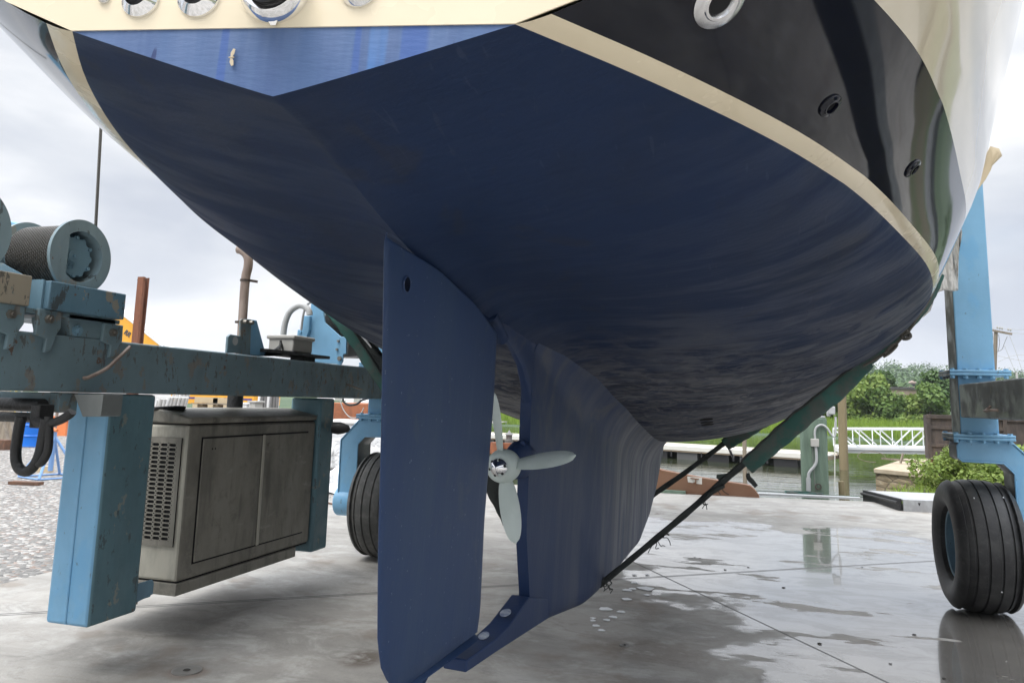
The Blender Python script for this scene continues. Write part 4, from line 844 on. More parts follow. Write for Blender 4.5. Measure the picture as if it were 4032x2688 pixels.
# masking paper and film hanging from the topside
def sheetmesh(poly, y, amp, mat, name, label, cat, sub=26, freq=9., seed=0):
    poly = [np.array(p) for p in poly]; us = np.array(poly); u0_, v0_ = us.min(0); u1_, v1_ = us.max(0)
    left = [p for p in poly]
    bm = bmesh.new(); vs_ = [bm.verts.new(Vector([float(c) for c in aty(u, v, y)])) for u, v in poly]; f = bm.faces.new(vs_)
    bmesh.ops.triangulate(bm, faces=[f]); 
    for _ in range(4): bmesh.ops.subdivide_edges(bm, edges=[e for e in bm.edges if e.calc_length() > .035], cuts=1)
    for v in bm.verts:
        x, z = v.co.x, v.co.z; v.co.y += amp*(math.sin(freq*x*1.7+seed+3*math.sin(freq*.5*z))+.6*math.sin(freq*1.9*z+2*x*freq+seed))
    me = bpy.data.meshes.new(name); bm.to_mesh(me); bm.free(); me.materials.append(M[mat]); me.polygons.foreach_set('use_smooth', [True]*len(me.polygons))
    o = bpy.data.objects.new(name, me); COL.objects.link(o); s = o.modifiers.new('thickness', 'SOLIDIFY'); s.thickness = .002
    return rebase(setp(o, label, cat))
sheetmesh([(3900,575),(3935,585),(3946,614),(3910,650),(3904,668),(3882,706),(3850,748),(3815,800),(3780,900),(3760,960),(3740,950),(3780,850),(3840,700)], 5.55, .012, 'mask_paper', 'masking_paper', 'torn beige masking paper sticking out beside the white topside, below its top edge', 'masking paper')
sheetmesh([(3782,880),(3784,920),(3776,1010),(3770,1110),(3774,1142),(3758,1146),(3720,1142),(3672,1158),(3660,1156),(3680,1095),(3690,1060),(3720,1010),(3750,950)], 5.6, .02, 'mask_film', 'masking_film', 'crumpled translucent masking film hanging at the end of the cream stripe', 'masking film', seed=2)
sheetmesh([(3682,1150),(3678,1180),(3666,1222),(3640,1246),(3618,1254),(3640,1215),(3662,1165)], 5.7, .02, 'mask_film', 'masking_film', 'small loose scrap of masking film below the larger one, against the sky', 'masking film', seed=5)
# ================================================================== WATERSIDE, STARBOARD
def S(mb, name, mat, label, cat, group=None, **k): return rebase(single(mb, name, mat, label, cat, group, **k))
# floating dock
d0 = atz(2440,1790,WZ); d1 = atz(3235,1848,WZ); dd = d1-d0; Ld = np.linalg.norm(dd); dd /= Ld; dn = np.array([-dd[1], dd[0], 0])
dock = thing('floating_dock', 'long white edged floating dock on dark floats lying across the water', 'dock', (d0+d1)/2)
def along(a, n, z): p = d0+dd*a+dn*n; return np.array([p[0], p[1], z])
mb = MB(); mb.prism([along(-12,0,-.30), along(Ld,0,-.30), along(Ld,2.4,-.30), along(-12,2.4,-.30)], (0,0,.14)); mb.build('deck', 'dock_tan', dock)
for n0 in (-.03, 2.34):
    mb = MB(); mb.prism([along(-12,n0,-.24), along(Ld,n0,-.24), along(Ld,n0+.10,-.24), along(-12,n0+.10,-.24)], (0,0,.17)); mb.build('rub_rail', 'dock_white', dock)
mb = MB(); mb.prism([along(-12,.5,-.159), along(Ld,.5,-.159), along(Ld,1.6,-.159), along(-12,1.6,-.159)], (0,0,.05)); mb.build('walkway', 'dock_white', dock)
for k in range(-9, int(Ld/1.35)+1):
    a = k*1.35
    if a > Ld-.9: continue
    mb = MB(); mb.prism([along(a,.06,-.75), along(a+.9,.06,-.75), along(a+.9,2.3,-.75), along(a,2.3,-.75)], (0,0,.45)); mb.build('float', 'dock_black' if k % 2 else 'dock_grey', dock)
    mb = MB(); mb.prism([along(a+1.08,0,-.52), along(a+1.15,0,-.52), along(a+1.15,.05,-.52), along(a+1.08,.05,-.52)], (0,0,.24)); mb.build('float_bracket', 'dock_black', dock)
# piles
p = aty(3318,1700,d1[1]+.4); mb = MB(); mb.tube([(p[0],p[1],-2),(p[0],p[1],.5),(p[0]+.02,p[1],2.2)], [.165,.16,.15], 16); S(mb, 'mooring_pile', 'wood_pile', 'weathered yellowish wooden pile at the end of the floating dock beside the gangway', 'pile')
p = atz(2934,1905,WZ); mb = MB(); mb.tube([(p[0],p[1],-2),(p[0],p[1],.9)], .06, 12); S(mb, 'thin_pole', 'wood_grey', 'thin pale pole standing in the water between the dock and the brown curb', 'pole')
g0 = atz(3212,1938,0); gp = thing('timber_piling', 'thick square green weathered timber piling with grey conduit at the apron edge', 'piling', g0)
h_ = aty(3200,1643,g0[1])[2]; hw = .245
mb = MB(); mb.box(g0[0]-hw, g0[0]+hw*.92, g0[1]-.2, g0[1]+.25, -1.2, h_); tim = mb.build('timber', 'wood_green', gp, bevel=.03)
mb = MB(); mb.prism([(g0[0]-hw+.02,g0[1]-.18,h_+.002),(g0[0]+hw-.04,g0[1]-.18,h_+.002),(g0[0]+hw-.04,g0[1]+.23,h_+.002),(g0[0]-hw+.02,g0[1]+.23,h_+.002)], (0,0,.03)); mb.build('cap', 'conduit_grey', gp, bevel=.008)
fy = g0[1]-.24; q = lambda u, v: aty(u, v, fy)
mb = MB(); mb.tube([q(3210,1730), q(3208,1700), q(3216,1680), q(3236,1672), q(3256,1684), q(3272,1708), q(3284,1718), q(3290,1700), q(3290,1640)], .020, 10, sub=5); mb.build('conduit', 'conduit_grey', gp)
mb = MB(); mb.tube([q(3212,1756), q(3215,1810), q(3206,1835), q(3186,1860), q(3183,1890)], .028, 10, sub=5); mb.tube([q(3183,1880), q(3184,1932)], .042, 12); mb.build('conduit', 'conduit_grey', gp)
b = q(3208,1742); mb = MB(); mb.box(b[0]-.075,b[0]+.075,fy-.05,fy+.04,b[2]-.075,b[2]+.075); mb.build('outlet_box', 'grey_plastic', gp, bevel=.01)
b = q(3277,1617); mb = MB(); mb.box(b[0]-.07,b[0]+.06,fy+.05,fy+.2,b[2]-.07,b[2]+.085); mb.box(b[0]-.09,b[0]-.02,fy+.08,fy+.16,h_+.03,b[2]-.0); mb.build('light_box', 'conduit_grey', gp, bevel=.015)
mb = MB(); mb.tube([q(3200,1760), q(3203,1830), q(3208,1900), q(3214,1936)], .006, 6, sub=3); mb.build('cord', 'dark_pole', gp)
mb = MB(); c = q(3222,1915); mb.tube([c+.05*np.array([math.cos(t), 0, math.sin(t)]) for t in np.linspace(0, 2*PI, 18)], .012, 8); mb.build('mooring_ring', 'rust_dark', gp)
mb = MB(); mb.tube([q(3288,1660)+np.array([.0,.05,0]), q(3288,1934)+np.array([0,.05,0])], .010, 8); mb.build('edge_strip', 'dock_white', gp)
pts = []
for k in range(60): t = k*.42; pts.append(np.array([g0[0]-.25+.30*math.cos(t)*(1+.15*math.sin(k)), g0[1]-.55+.16*math.sin(t), .012+.0006*k]))
mb = MB(); mb.tube(pts, .010, 6, sub=2); mb.tube([pts[0], pts[0]+np.array([-.6,.15,0]), pts[0]+np.array([-1.4,.1,0]), pts[0]+np.array([-2.4,-.2,0])], .007, 6, sub=4); mb.tube([pts[9], g0+np.array([.6,-.5,.012]), g0+np.array([1.0,-.4,.012])], .010, 6, sub=4)
S(mb, 'rope_coil', 'sleeve_green', 'loose green rope coiled on the concrete at the foot of the green piling', 'rope')
mb = MB(); a = atz(3318,1940,0); mb.tube([a+np.array([0,0,-.3]), a+np.array([-.02,0,.22])], [.07,.055], 10); S(mb, 'wooden_stake', 'wood_pile', 'short wooden stake stub at the water edge right of the green piling', 'stake')
# gangway truss
GY = 32.2
ga = aty(3302,1700,GY); gb = aty(3660,1690,GY); zt0 = aty(3305,1690,GY)[2]; zb0_ = aty(3305,1763,GY)[2]; zt1 = aty(3645,1688,GY)[2]; zb1_ = aty(3645,1767,GY)[2]
gw = thing('gangway', 'white trussed aluminium gangway sloping gently over the water to the dock', 'gangway', ((ga[0]+gb[0])/2, GY, zb0_))
def gpt(f, top, side): 
    x = ga[0]+(gb[0]+.5-ga[0])*f; return np.array([x, GY+side*1.9, (zt0+(zt1-zt0)*f) if top else (zb0_+(zb1_-zb0_)*f)])
for sd in (0, 1):
    mb = MB(); mb.bar(gpt(0,1,sd), gpt(1,1,sd), .05, .06); mb.build('handrail', 'gangway_white', gw)
    mb = MB(); mb.bar(gpt(0,0,sd), gpt(1,0,sd), .06, .10); mb.build('bottom_chord', 'gangway_white', gw)
    for k in range(6):
        f = k/5
        mb = MB(); mb.bar(gpt(f,0,sd), gpt(f,1,sd), .035, .035, (0,1,0)); mb.build('upright', 'gangway_white', gw)
        if k < 5:
            mb = MB()
            if k < 3: mb.bar(gpt(f,1,sd), gpt(f+.2,0,sd), .045, .045, (0,1,0))
            else: mb.bar(gpt(f,0,sd), gpt(f+.2,1,sd), .045, .045, (0,1,0))
            mb.build('diagonal', 'gangway_white', gw)
a, b = gpt(0,0,0), gpt(1,0,0)
mb = MB(); mb.prism([a+np.array([0,.05,-.02]), b+np.array([0,.05,-.02]), b+np.array([0,1.85,-.02]), a+np.array([0,1.85,-.02])], (0,0,-.16)); mb.build('deck_plate', 'gangway_white', gw)
# stone pier with slab cap
pr = thing('stone_pier', 'low rubble stone pier with a flat tan concrete cap at the water', 'pier', atz(3560,1900,-.5))
cp = [atz(3440,1843,0.), atz(3700,1868,0.), atz(3960,1870,0)+np.array([0,.5,0]), atz(3960,1815,0)+np.array([0,1.,0]), atz(3560,1805,0.)]
mb = MB(); mb.prism(cp, (0,0,-.13)); mb.build('cap', 'stone_cap', pr, bevel=.02)
inn = [p+np.array([.05*s_[0], .06*s_[1], -.135]) for p, s_ in zip(cp, ((1,1),(0,1),(-1,1),(-1,-1),(1,-1)))]
mb = MB(); mb.prism(inn, (0,0,-.9)); mb.build('rubble_wall', 'stone', pr)
a = atz(3560,1822,.03); mb = MB(); mb.bar(a+np.array([-.6,.2,.10]), a+np.array([.5,-.1,.05]), .06, .05); mb.bar(a+np.array([-.1,0,0]), a+np.array([0,.1,.28]), .05, .05); mb.bar(a+np.array([.1,.1,.05]), a+np.array([.9,.0,.03]), .12, .05); mb.tube([a+np.array([-.9+.4*math.cos(t),.1,.14+.16*math.sin(t)]) for t in np.linspace(0,5,16)], .012, 6)
S(mb, 'scrap_pile', 'wood_grey', 'small heap of scrap wood and bent wire lying on the stone pier cap', 'scrap')
# rusty steel bin and dark bin behind it
def bin_(name, x0, x1, y, z0, z1, dep, lab, ribs):
    t = thing(name, lab, 'steel bin', ((x0+x1)/2, y, z0))
    mb = MB(); mb.box(x0, x1, y, y+dep, z0, z1); mb.build('wall', 'rust_dark', t)
    mb = MB(); mb.box(x0-.02, x1+.02, y-.06, y+.0, z1-.10, z1+.02); mb.build('top_rail', 'rust_dark', t, bevel=.01)
    for zz in ribs: mb = MB(); mb.box(x0, x1, y-.045, y-.002, zz-.05, zz+.05); mb.build('rib', 'rust_dark', t, bevel=.008)
    for xx in (x0+.04, x1-.04): mb = MB(); mb.box(xx-.05, xx+.05, y-.055, y-.003, z0, z1-.1); mb.build('corner_post', 'rust_dark', t, bevel=.008)
    mb = MB(); mb.box(x0+.1, x1-.1, y+.1, y+dep-.1, z0-.22, z0); mb.build('skid', 'rust', t)
    return t
by = 25.5; a = aty(3648,1633,by); b = aty(3655,1808,by); c = aty(3775,1640,by)
bin_('steel_bin', a[0], c[0]+1.2, by, b[2], a[2], .45, 'rusty brown ribbed steel bin on the stone pier, left of the hoist tower', [b[2]+.42, b[2]+.93])
a = aty(3900,1640,30.); b = aty(3920,1800,30); bin_('steel_bin', a[0], a[0]+6, 30., b[2], aty(3960,1648,30.)[2], 2.4, 'dark scraped steel bin behind the starboard tower at the picture edge', [])
# brown curb with cleat slot
c0 = atz(2560,1925,0); c1 = atz(2985,1957,0)
cur = thing('curb_beam', 'brown edge beam with a white backed cleat slot standing at the apron edge', 'curb beam', (c0+c1)/2)
CY = 14.9; qq = lambda u, v: aty(u, v, CY)
ol = [qq(2560,1940), qq(2560,1835), qq(2612,1851), qq(2760,1880), qq(2940,1908), qq(2955,1912), qq(2972,1928), qq(2990,1952)]
ol = [np.array([p_[0], CY, max(p_[2], -.35)]) for p_ in ol]; ol += [np.array([ol[-1][0], CY, -.3]), np.array([ol[0][0], CY, -.3])][0:2]
mb = MB(); mb.prism(ol[1:], (0,.22,0)); mb.build('beam', 'curb_brown', cur, bevel=.006)
mb = MB(); mb.prism([qq(2706,1874), qq(2764,1880), qq(2764,1906), qq(2742,1903), qq(2741,1897), qq(2731,1897), qq(2729,1900), qq(2709,1897)], (0,-.004,0)); cs = mb.build('cleat_recess', 'dock_white', cur)
mb = MB(); mb.prism([p_-np.array([0,.005,0]) for p_ in (qq(2719,1879), qq(2752,1884), qq(2752,1888), qq(2742,1887), qq(2742,1902), qq(2738,1902), qq(2738,1886), qq(2719,1883))], (0,-.03,0)); mb.build('cleat', 'curb_brown', cur)
mb = MB(); mb.box(c0[0]-2.5, qq(2700,1930)[0], 14.76, 14.9, -.18, .05); mb.build('edge_sill', 'wood_green', cur)
a = atz(2990,1920,0); mb = MB(); mb.prism([(qq(2960,1915)[0],15.1,.02),(2.0,15.35,.02),(2.0,15.5,.02),(qq(2960,1915)[0],15.3,.02)], (0,0,.035)); S(mb, 'edge_kerb', 'conduit_grey', 'low pale kerb strip along the water edge between the brown beam and the green piling', 'kerb')
# aluminium ramp platform
ra = thing('loading_ramp', 'flat grey aluminium ramp with a dark side beam lying on the concrete beside the grass', 'ramp', atz(3560,1985,0))
t0, t1, t2, t3 = atz(3406,1925,.30), atz(3545,1958,.24), atz(3840,1958,.24), atz(3840,1928,.30)
t0 = aty(3408,1930,15.9); t1 = aty(3552,1965,14.2); t2 = t1+np.array([2.2,.35,0]); t3 = t0+np.array([2.2,.35,0])
mb = MB(); mb.prism([t0, t1, t2, t3], (0,0,-.03)); mb.build('deck_plate', 'ramp_skin', ra)
for a, b, mt, nm in ((t0, t1, 'dock_black', 'side_beam'), (t1, t2, 'aluminium', 'side_channel')):
    e = b-a; n = np.array([e[1], -e[0], 0]); n /= np.linalg.norm(n); mb = MB()
    mb.prism([a+n*.004+np.array([0,0,.01]), b+n*.004+np.array([0,0,.01]), b+n*.004+np.array([0,0,-.21]), a+n*.004+np.array([0,0,-.21])], n*.05); r_ = mb.build(nm, mt, ra, bevel=.008)
    if mt == 'dock_black':
        mb = MB(); mb.tube([a+n*.07+np.array([0,0,-.06]), b+n*.07+np.array([0,0,-.06])], .028, 10); mb.build('bumper_tube', 'hose_black', r_)
    else:
        for k in range(6):
            f = (k+.7)/6.5; c = a+(b-a)*f+n*.056+np.array([0,0,-.04]); mb = MB(); mb.prism([c+np.array([-.02,0,0]), c+np.array([.02,0,0]), c+np.array([.0,0,-.05])], n*.003); mb.build('stake_slot', 'dock_black', r_)
# ---------------------------------------------------------------- foliage
def leaves(n, fn, size, mat, parent=None, name='crown', aspect=1.5):
    V = np.empty((n, 4, 3)); 
    for i in range(n):
        p, nrm = fn(); p = np.asarray(p); d = rng.normal(size=3); d /= np.linalg.norm(d); nrm = nrm+.7*rng.normal(size=3); nrm /= np.linalg.norm(nrm)
        x = np.cross(nrm, d); x /= np.linalg.norm(x)+1e-9; y = np.cross(nrm, x); s_ = size*rng.uniform(.6, 1.35)
        V[i] = [p-x*s_*.5, p+y*s_*.5*aspect*.6, p+x*s_*.5, p-y*s_*.5*aspect*.6]
    me = bpy.data.meshes.new(name); off = np.array(wloc(parent)) if parent is not None else np.zeros(3)
    me.from_pydata((V.reshape(-1, 3)-off).tolist(), [], [[4*i, 4*i+1, 4*i+2, 4*i+3] for i in range(n)]); me.materials.append(M[mat])
    o = bpy.data.objects.new(name, me); COL.objects.link(o)
    if parent is not None: o.parent = parent
    return o
def clump_fn(cents, rads, squash=.8):
    w_ = np.array(rads)**2; w_ /= w_.sum()
    def f():
        k = rng.choice(len(cents), p=w_); d = rng.normal(size=3); d /= np.linalg.norm(d); r = rads[k]*(rng.uniform(.25, 1.08)**.45)
        return np.array(cents[k])+d*r*np.array([1,1,squash]), d+np.array([0,0,.5])
    return f
def tree(base, H, Wd, mat, label, n=2600, size=.34, low=.12, group='trees along the far bank', cat='tree', copy=False):
    base = np.asarray(base, float); t = thing('broadleaf_tree', label, cat, base, group)
    cents, rads = [], []; k = int(11+Wd*1.6)
    mb = MB(); mb.tube([base+np.array([0,0,-.4]), base+np.array([.05*H*rng.normal()*.3,0,H*.35]), base+np.array([.06*H*rng.normal()*.4,0,H*.75])], [.035*H*.8,.025*H*.8,.008*H], 8, sub=3)
    for i in range(k):
        z = H*(low+.12+(.80-low)*rng.random()**.8); a = rng.uniform(0, 2*PI); rr = Wd*.5*(math.sin(PI*min(1, .18+.80*(z/H)))**.7)*rng.random()**.5*.85
        c = base+np.array([rr*math.cos(a), rr*math.sin(a), z]); cents.append(c); rads.append(Wd*rng.uniform(.11, .22))
        mb.tube([base+np.array([0,0,H*.25+.25*(z-H*.25)]), .5*(c+base+np.array([0,0,z*.7])), c], [.012*H,.007*H,.003*H], 5)
    mb.build('trunk', 'bark', t); leaves(n, clump_fn(cents, rads), size, mat, t); return t
def gz(x, y):
    by_ = (63+1.2*math.sin(x*.35)) if x < -2 else max(38, 63-.45*min(x+2, 60)+1.2*math.sin(x*.35)+.8*math.sin(x*.13+1))
    return -1.1+1.2*min(1, max(0, (y-by_)/10))+1.4*min(1, max(0, (y-by_-12)/30))
def bank_edge(x): return (63+1.2*math.sin(x*.35)) if x < -2 else max(38, 63-.45*min(x+2, 60)+1.2*math.sin(x*.35)+.8*math.sin(x*.13+1))
def at_px(u, y):  # ground position below pixel column u at depth y
    p = aty(u, 1600, y); return p[0]
TL = [(2700,72,1560,6,'leaf_mid','low mid green tree just left of the farther sling above the marsh'),
      (2860,73,1540,6.5,'leaf_mid','rounded mid green tree showing between the hull and the farther sling'),
      (3010,72,1530,6,'leaf_dark','dark green tree behind the two slings on the far bank'),
      (3130,70,1520,6.5,'leaf_mid','full mid green tree behind the nearer sling sleeve'),
      (3290,66,1530,6,'leaf_mid','dark leafy tree rising behind the green timber piling'),
      (3330,67,1510,5,'leaf_light','yellow green tree just below the upper end of the sling sleeve'),
      (3425,64,1472,4.6,'leaf_light','tall yellow green tree right of the sling end, tallest of the bank'),
      (3470,62,1528,5.2,'leaf_mid','grey green rounded tree in front of the brown wall, left part'),
      (3560,58,1592,4.5,'leaf_mid','low mid green tree right under the brown wall'),
      (3618,58,1556,3.2,'leaf_light','yellow green feathery tree in front of the right end of the brown wall'),
      (3690,78,1462,4.6,'leaf_dark','tall dark green tree left of the hoist tower with its crown against the hill'),
      (3660,70,1520,3.6,'leaf_mid','mid green tree touching the steel bin, below the tall dark tree'),
      (3830,78,1480,7,'leaf_dark','dark tree mostly hidden behind the starboard hoist tower'),
      (3480,104,1462,3.6,'leaf_dark','thin dark tree standing beyond the left end of the warehouse'),
      (4030,74,1560,6,'leaf_mid','mid green tree at the right picture edge behind the side beam'),
      (1975,68,1590,5,'leaf_light','bright green tree seen through the propeller gap beside the rudder'),
      (2080,70,1580,7,'leaf_mid','mid green tree half hidden by the keel beyond the propeller'),
      (1395,110,1572,3.5,'leaf_mid','distant green tree above the port wheel fork')]
for (u, y, vt, Wd, mt, lab) in TL:
    x = at_px(u, y); y = max(y, bank_edge(x)+15.5); x = at_px(u, y); g_ = gz(x, y); H = max(1.6, aty(u, vt, y)[2]-g_); tree((x, y, g_), H, Wd, mt, lab, n=2600 if u > 2500 else 1300, size=.30 if y < 90 else .5, low=.0)
# shrubs in front of the trees and by the pier
def bush(name, cx, cy, z, rx, ry, H, mat, label, n=1800, size=.16, group=None):
    t = thing(name, label, 'bush', (cx, cy, z), group); cents = []; rads = []
    for k in range(16): a = rng.uniform(0, 2*PI); r = rng.random()**.5; cents.append((cx+rx*r*math.cos(a), cy+ry*r*math.sin(a), z+H*(.2+.55*rng.random()*(1-.5*r)))); rads.append(H*rng.uniform(.16, .3))
    mb = MB()
    for c in cents: mb.tube([(cx+.2*(c[0]-cx), cy+.2*(c[1]-cy), z-.1), c], [.02,.008], 5)
    mb.build('stems', 'bark', t); leaves(n, clump_fn(cents, rads, .95), size, mat, t, 'foliage'); return t
a = atz(3700,1935,-.1); bush('leafy_bush', a[0]+.75, a[1]+1.6, -.35, .65, .7, 1.4, 'leaf_bush', 'bright green feathery bush beside the stone pier, left of the tyre', 3800, .075)
a = atz(3900,1925,-.1); bush('leafy_bush', a[0]+.1, a[1]+1.0, -.35, 1.5, .8, 1.35, 'leaf_bush', 'yellow green bush with dry tips seen under the fork above the tyre', 3600, .08)
a = aty(4010,1760,22.); bush('leafy_bush', a[0], 22., -.3, 1.6, 1., 1.6, 'leaf_light', 'leafy green bush by the dark bin at the right picture edge', 1800, .14)
for k, (u, y, H) in enumerate(((2690,66,1.7),(2790,66.5,2.0),(2905,66,2.4),(3020,65,2.0),(3120,63,2.2),(3215,61,2.0))):
    x = at_px(u, y); y = bank_edge(x)+13; x = at_px(u, y); bush('bank_shrub', x, y+1, gz(x, y+1)-.1, 3.0, 1.2, H*.7, 'leaf_mid' if k % 2 else 'leaf_light', ('low shrub at the marsh edge beneath the bank trees, behind the slings'), 900, .24, 'low shrubs along the marsh edge')
for k, u in enumerate((3370,3470,3570,3670)):
    x = at_px(u, 60); y = bank_edge(x)+13; x = at_px(u, y); bush('bank_shrub', x, y+1, gz(x, y+1)-.1, 2.6, 1.2, 1.6, 'leaf_light' if k % 2 else 'leaf_mid', 'low shrub behind the gangway rail below the bank trees', 900, .22, 'low shrubs behind the gangway')
# marsh grass
def grass(name, n, xf, yf, hf, wid, mat, label):
    V = []; 
    for i in range(n):
        y = yf(); x = xf(y); z = gz(x, y)-.05; h = hf()*rng.uniform(.6, 1.2); a = rng.uniform(0, 2*PI); dx, dy = math.cos(a)*wid, math.sin(a)*wid; l = rng.normal(size=2)*h*.22
        V += [(x-dx, y-dy, z), (x+dx, y+dy, z), (x+l[0], y+l[1], z+h)]
    me = bpy.data.meshes.new(name); me.from_pydata(V, [], [[3*i, 3*i+1, 3*i+2] for i in range(n)]); me.materials.append(M[mat]); o = bpy.data.objects.new(name, me); COL.objects.link(o)
    return setp(o, label, 'grass', None, 'stuff')
def bank_edge(x): return (63+1.2*math.sin(x*.35)) if x < -2 else max(38, 63-.45*min(x+2, 60)+1.2*math.sin(x*.35)+.8*math.sin(x*.13+1))
V = []
for i in range(26000):
    x = rng.uniform(-34, 26); y = bank_edge(x)+5+rng.uniform(0, 9.5); z = gz(x, y)-.06; h = rng.uniform(.5, 1.1)
    if z+h < -.5: continue
    a = rng.uniform(0, 2*PI); wd = .05; l = rng.normal(size=2)*h*.2; dx, dy = wd*math.cos(a), wd*math.sin(a)
    V += [(x-dx, y-dy, z), (x+dx, y+dy, z), (x+l[0], y+l[1], z+h)]
me = bpy.data.meshes.new('marsh_grass'); me.from_pydata(V, [], [[3*i, 3*i+1, 3*i+2] for i in range(len(V)//3)]); me.materials.append(M['grass_blade']); o = bpy.data.objects.new('marsh_grass', me); COL.objects.link(o); setp(o, 'bright green marsh grass covering the far bank between water and trees', 'grass', None, 'stuff')
V = []
for i in range(9000):
    x = rng.uniform(1.6, 8.5); y = rng.uniform(14.6, 24.); z = -.32; h = rng.uniform(.10, .30)
    if x < np.interp(y, [q_[1] for q_ in SHORE], [q_[0] for q_ in SHORE])+.05 or y < 15.45+.0*x and x < 11: continue
    a = rng.uniform(0, 2*PI); wd = .010; l = rng.normal(size=2)*h*.35; dx, dy = wd*math.cos(a), wd*math.sin(a)
    V += [(x-dx, y-dy, z), (x+dx, y+dy, z), (x+l[0], y+l[1], z+h)]
me = bpy.data.meshes.new('shore_grass'); me.from_pydata(V, [], [[3*i, 3*i+1, 3*i+2] for i in range(len(V)//3)]); me.materials.append(M['grass_blade']); o = bpy.data.objects.new('shore_grass', me); COL.objects.link(o); setp(o, 'rough green grass around the ramp and the stone pier', 'grass', None, 'stuff')
# far wood on the hill: one mass of crowns
V = []; F = []
def hill_z(x, y):
    h = max(0, min(1, (y-170)/330))**1.1*(20+3*math.sin(x*.012+1)+2*math.sin(x*.03)); return gz(x, y)+h*max(.25, min(1, (x+260)/200))
cl = []
for i in range(900):
    y = 150+370*rng.random()**.8; x = rng.uniform(-.25, .62)*y; cl.append((x, y, hill_z(x, y)))
n = 46000; V = np.empty((n, 4, 3)); idx = rng.integers(0, len(cl), n)
for i in range(n):
    cx, cy, cz = cl[idx[i]]; sz = 3.2+1.8*math.sin(idx[i]*1.7); d = rng.normal(size=3); d /= np.linalg.norm(d); d[2] = abs(d[2]); p = np.array([cx, cy, cz+.3*sz])+d*sz*np.array([1.15,1.15,1.1])*rng.uniform(.6, 1.05)
    e = rng.normal(size=3); x_ = np.cross(d, e); x_ /= np.linalg.norm(x_); y_ = np.cross(d, x_)+.3*rng.normal(size=3); s_ = rng.uniform(.4, .95); V[i] = [p-x_*s_*.6, p+y_*s_*.6, p+x_*s_*.6, p-y_*s_*.6]
me = bpy.data.meshes.new('hill_wood'); me.from_pydata(V.reshape(-1, 3).tolist(), [], [[4*i, 4*i+1, 4*i+2, 4*i+3] for i in range(n)]); me.materials.append(M['leaf_far']); o = bpy.data.objects.new('hill_wood', me); COL.objects.link(o); setp(o, 'distant grey green woodland covering the low hill', 'woodland', None, 'stuff')
# brown wall building and two houses on the slope
wy = 96.; a = aty(3478,1526,wy); b = aty(3662,1532,wy)
bl = thing('warehouse', 'plain brown block warehouse wall with a dark flat roof edge among the trees', 'building', ((a[0]+b[0])/2, wy, 0))
mb = MB(); mb.box(a[0], b[0], wy, wy+9, -1, a[2]-.12); mb.build('wall', 'wall_brown', bl); mb = MB(); mb.box(a[0]-.2, b[0]+.2, wy-.15, wy+9.2, a[2]-.12, a[2]+.12); mb.build('roof', 'roof_dark', bl)
def house(u, v, y, w, h, mat, lab):
    c = aty(u, v, y); t = thing('house', lab, 'house', c-np.array([0,0,h])); x0, x1, z0_, z1 = c[0]-w/2, c[0]+w/2, c[2]-h-7, c[2]
    mb = MB(); mb.box(x0, x1, y, y+w*.8, z0_, z1); mb.build('wall', mat, t)
    mb = MB(); mb.prism([(x0-.3,y-.3,z1),(x1+.3,y-.3,z1),((x0+x1)/2,y-.3,z1+h*.35)], (0,w*.8+.6,0)); mb.build('roof', 'roof_dark' if mat == 'house_white' else 'house_pink', t)
    for k in range(3):
        xx = x0+w*(k+.5)/3; mb = MB(); mb.box(xx-.35, xx+.35, y-.06, y+.05, z1-h*.55, z1-h*.2); mb.build('window', 'window_glass', t)
house(3514, 1514, 205, 2.4, 1.1, 'house_pink', 'small pinkish house low on the wooded hill above the left half of the warehouse')
house(3594, 1506, 215, 1.3, 1.5, 'house_pink', 'tiny pink house on the wooded hill above the right half of the warehouse')
# utility pole and wires
uy = 62.; up0 = aty(3922,1310,uy); pole = thing('utility_pole', 'wooden utility pole with a crossarm and hanging wires right of the hoist tower', 'utility pole', (up0[0], uy, 0))
lean = aty(3918,1520,uy)
mb = MB(); mb.tube([(lean[0]+(lean[0]-up0[0])*1.6, uy, -.5), (up0[0], uy, up0[2]+.1)], [.17,.12], 10); mb.build('pole', 'wood_grey', pole)
a = aty(3880,1296,uy); b = aty(3982,1316,uy); mb = MB(); mb.bar(a+np.array([0,-.15,0]), b+np.array([0,-.15,0]), .12, .14); arm = mb.build('crossarm', 'wood_grey', pole)
for u in (3925,3935,3944,3968,3977):
    c = aty(u, 1296+(u-3900)*.18, uy)+np.array([0,-.15,.1]); mb = MB(); mb.lathe([(0,.03),(.06,.06),(.12,.06),(.18,.03),(.2,0)], c, (0,0,1), 10); mb.build('insulator', 'grey_plastic', arm)
for pl in ([(3925,1385),(3945,1375),(3955,1350),(3966,1325)], [(3913,1392),(3908,1360),(3910,1330),(3908,1310)], [(3930,1382),(3936,1350),(3932,1316)]):
    mb = MB(); mb.tube([aty(u, v, uy-.2) for u, v in pl], .018, 6, sub=4); mb.build('drop_wire', 'dark_pole', pole)
for nm, pl, y2 in (('a', [(3975,1322),(3998,1380),(4022,1450),(4050,1530)], None), ('b', [(3955,1360),(3975,1410),(4000,1470)], None), ('c', [(3930,1425),(3960,1410),(4000,1398),(4060,1396)], None), ('d', [(3930,1400),(3980,1412),(4060,1424)], None), ('e', [(3800,1285),(3900,1291),(4060,1300)], None), ('f', [(3890,1300),(3980,1310),(4060,1316)], None)):
    mb = MB(); mb.tube([aty(u, v, uy-.1) for u, v in pl], .014, 6, sub=4); mb.build('wire', 'pale_pole', pole)
mb = MB(); a = aty(4003,1465,58); mb.tube([(a[0],58,0),(a[0],58,a[2])], .07, 8); S(mb, 'mast_pole', 'pale_pole', 'slim pale pole top above the starboard side beam, right of the utility pole', 'pole')
# ================================================================== THE YARD, PORT SIDE
G = -.03
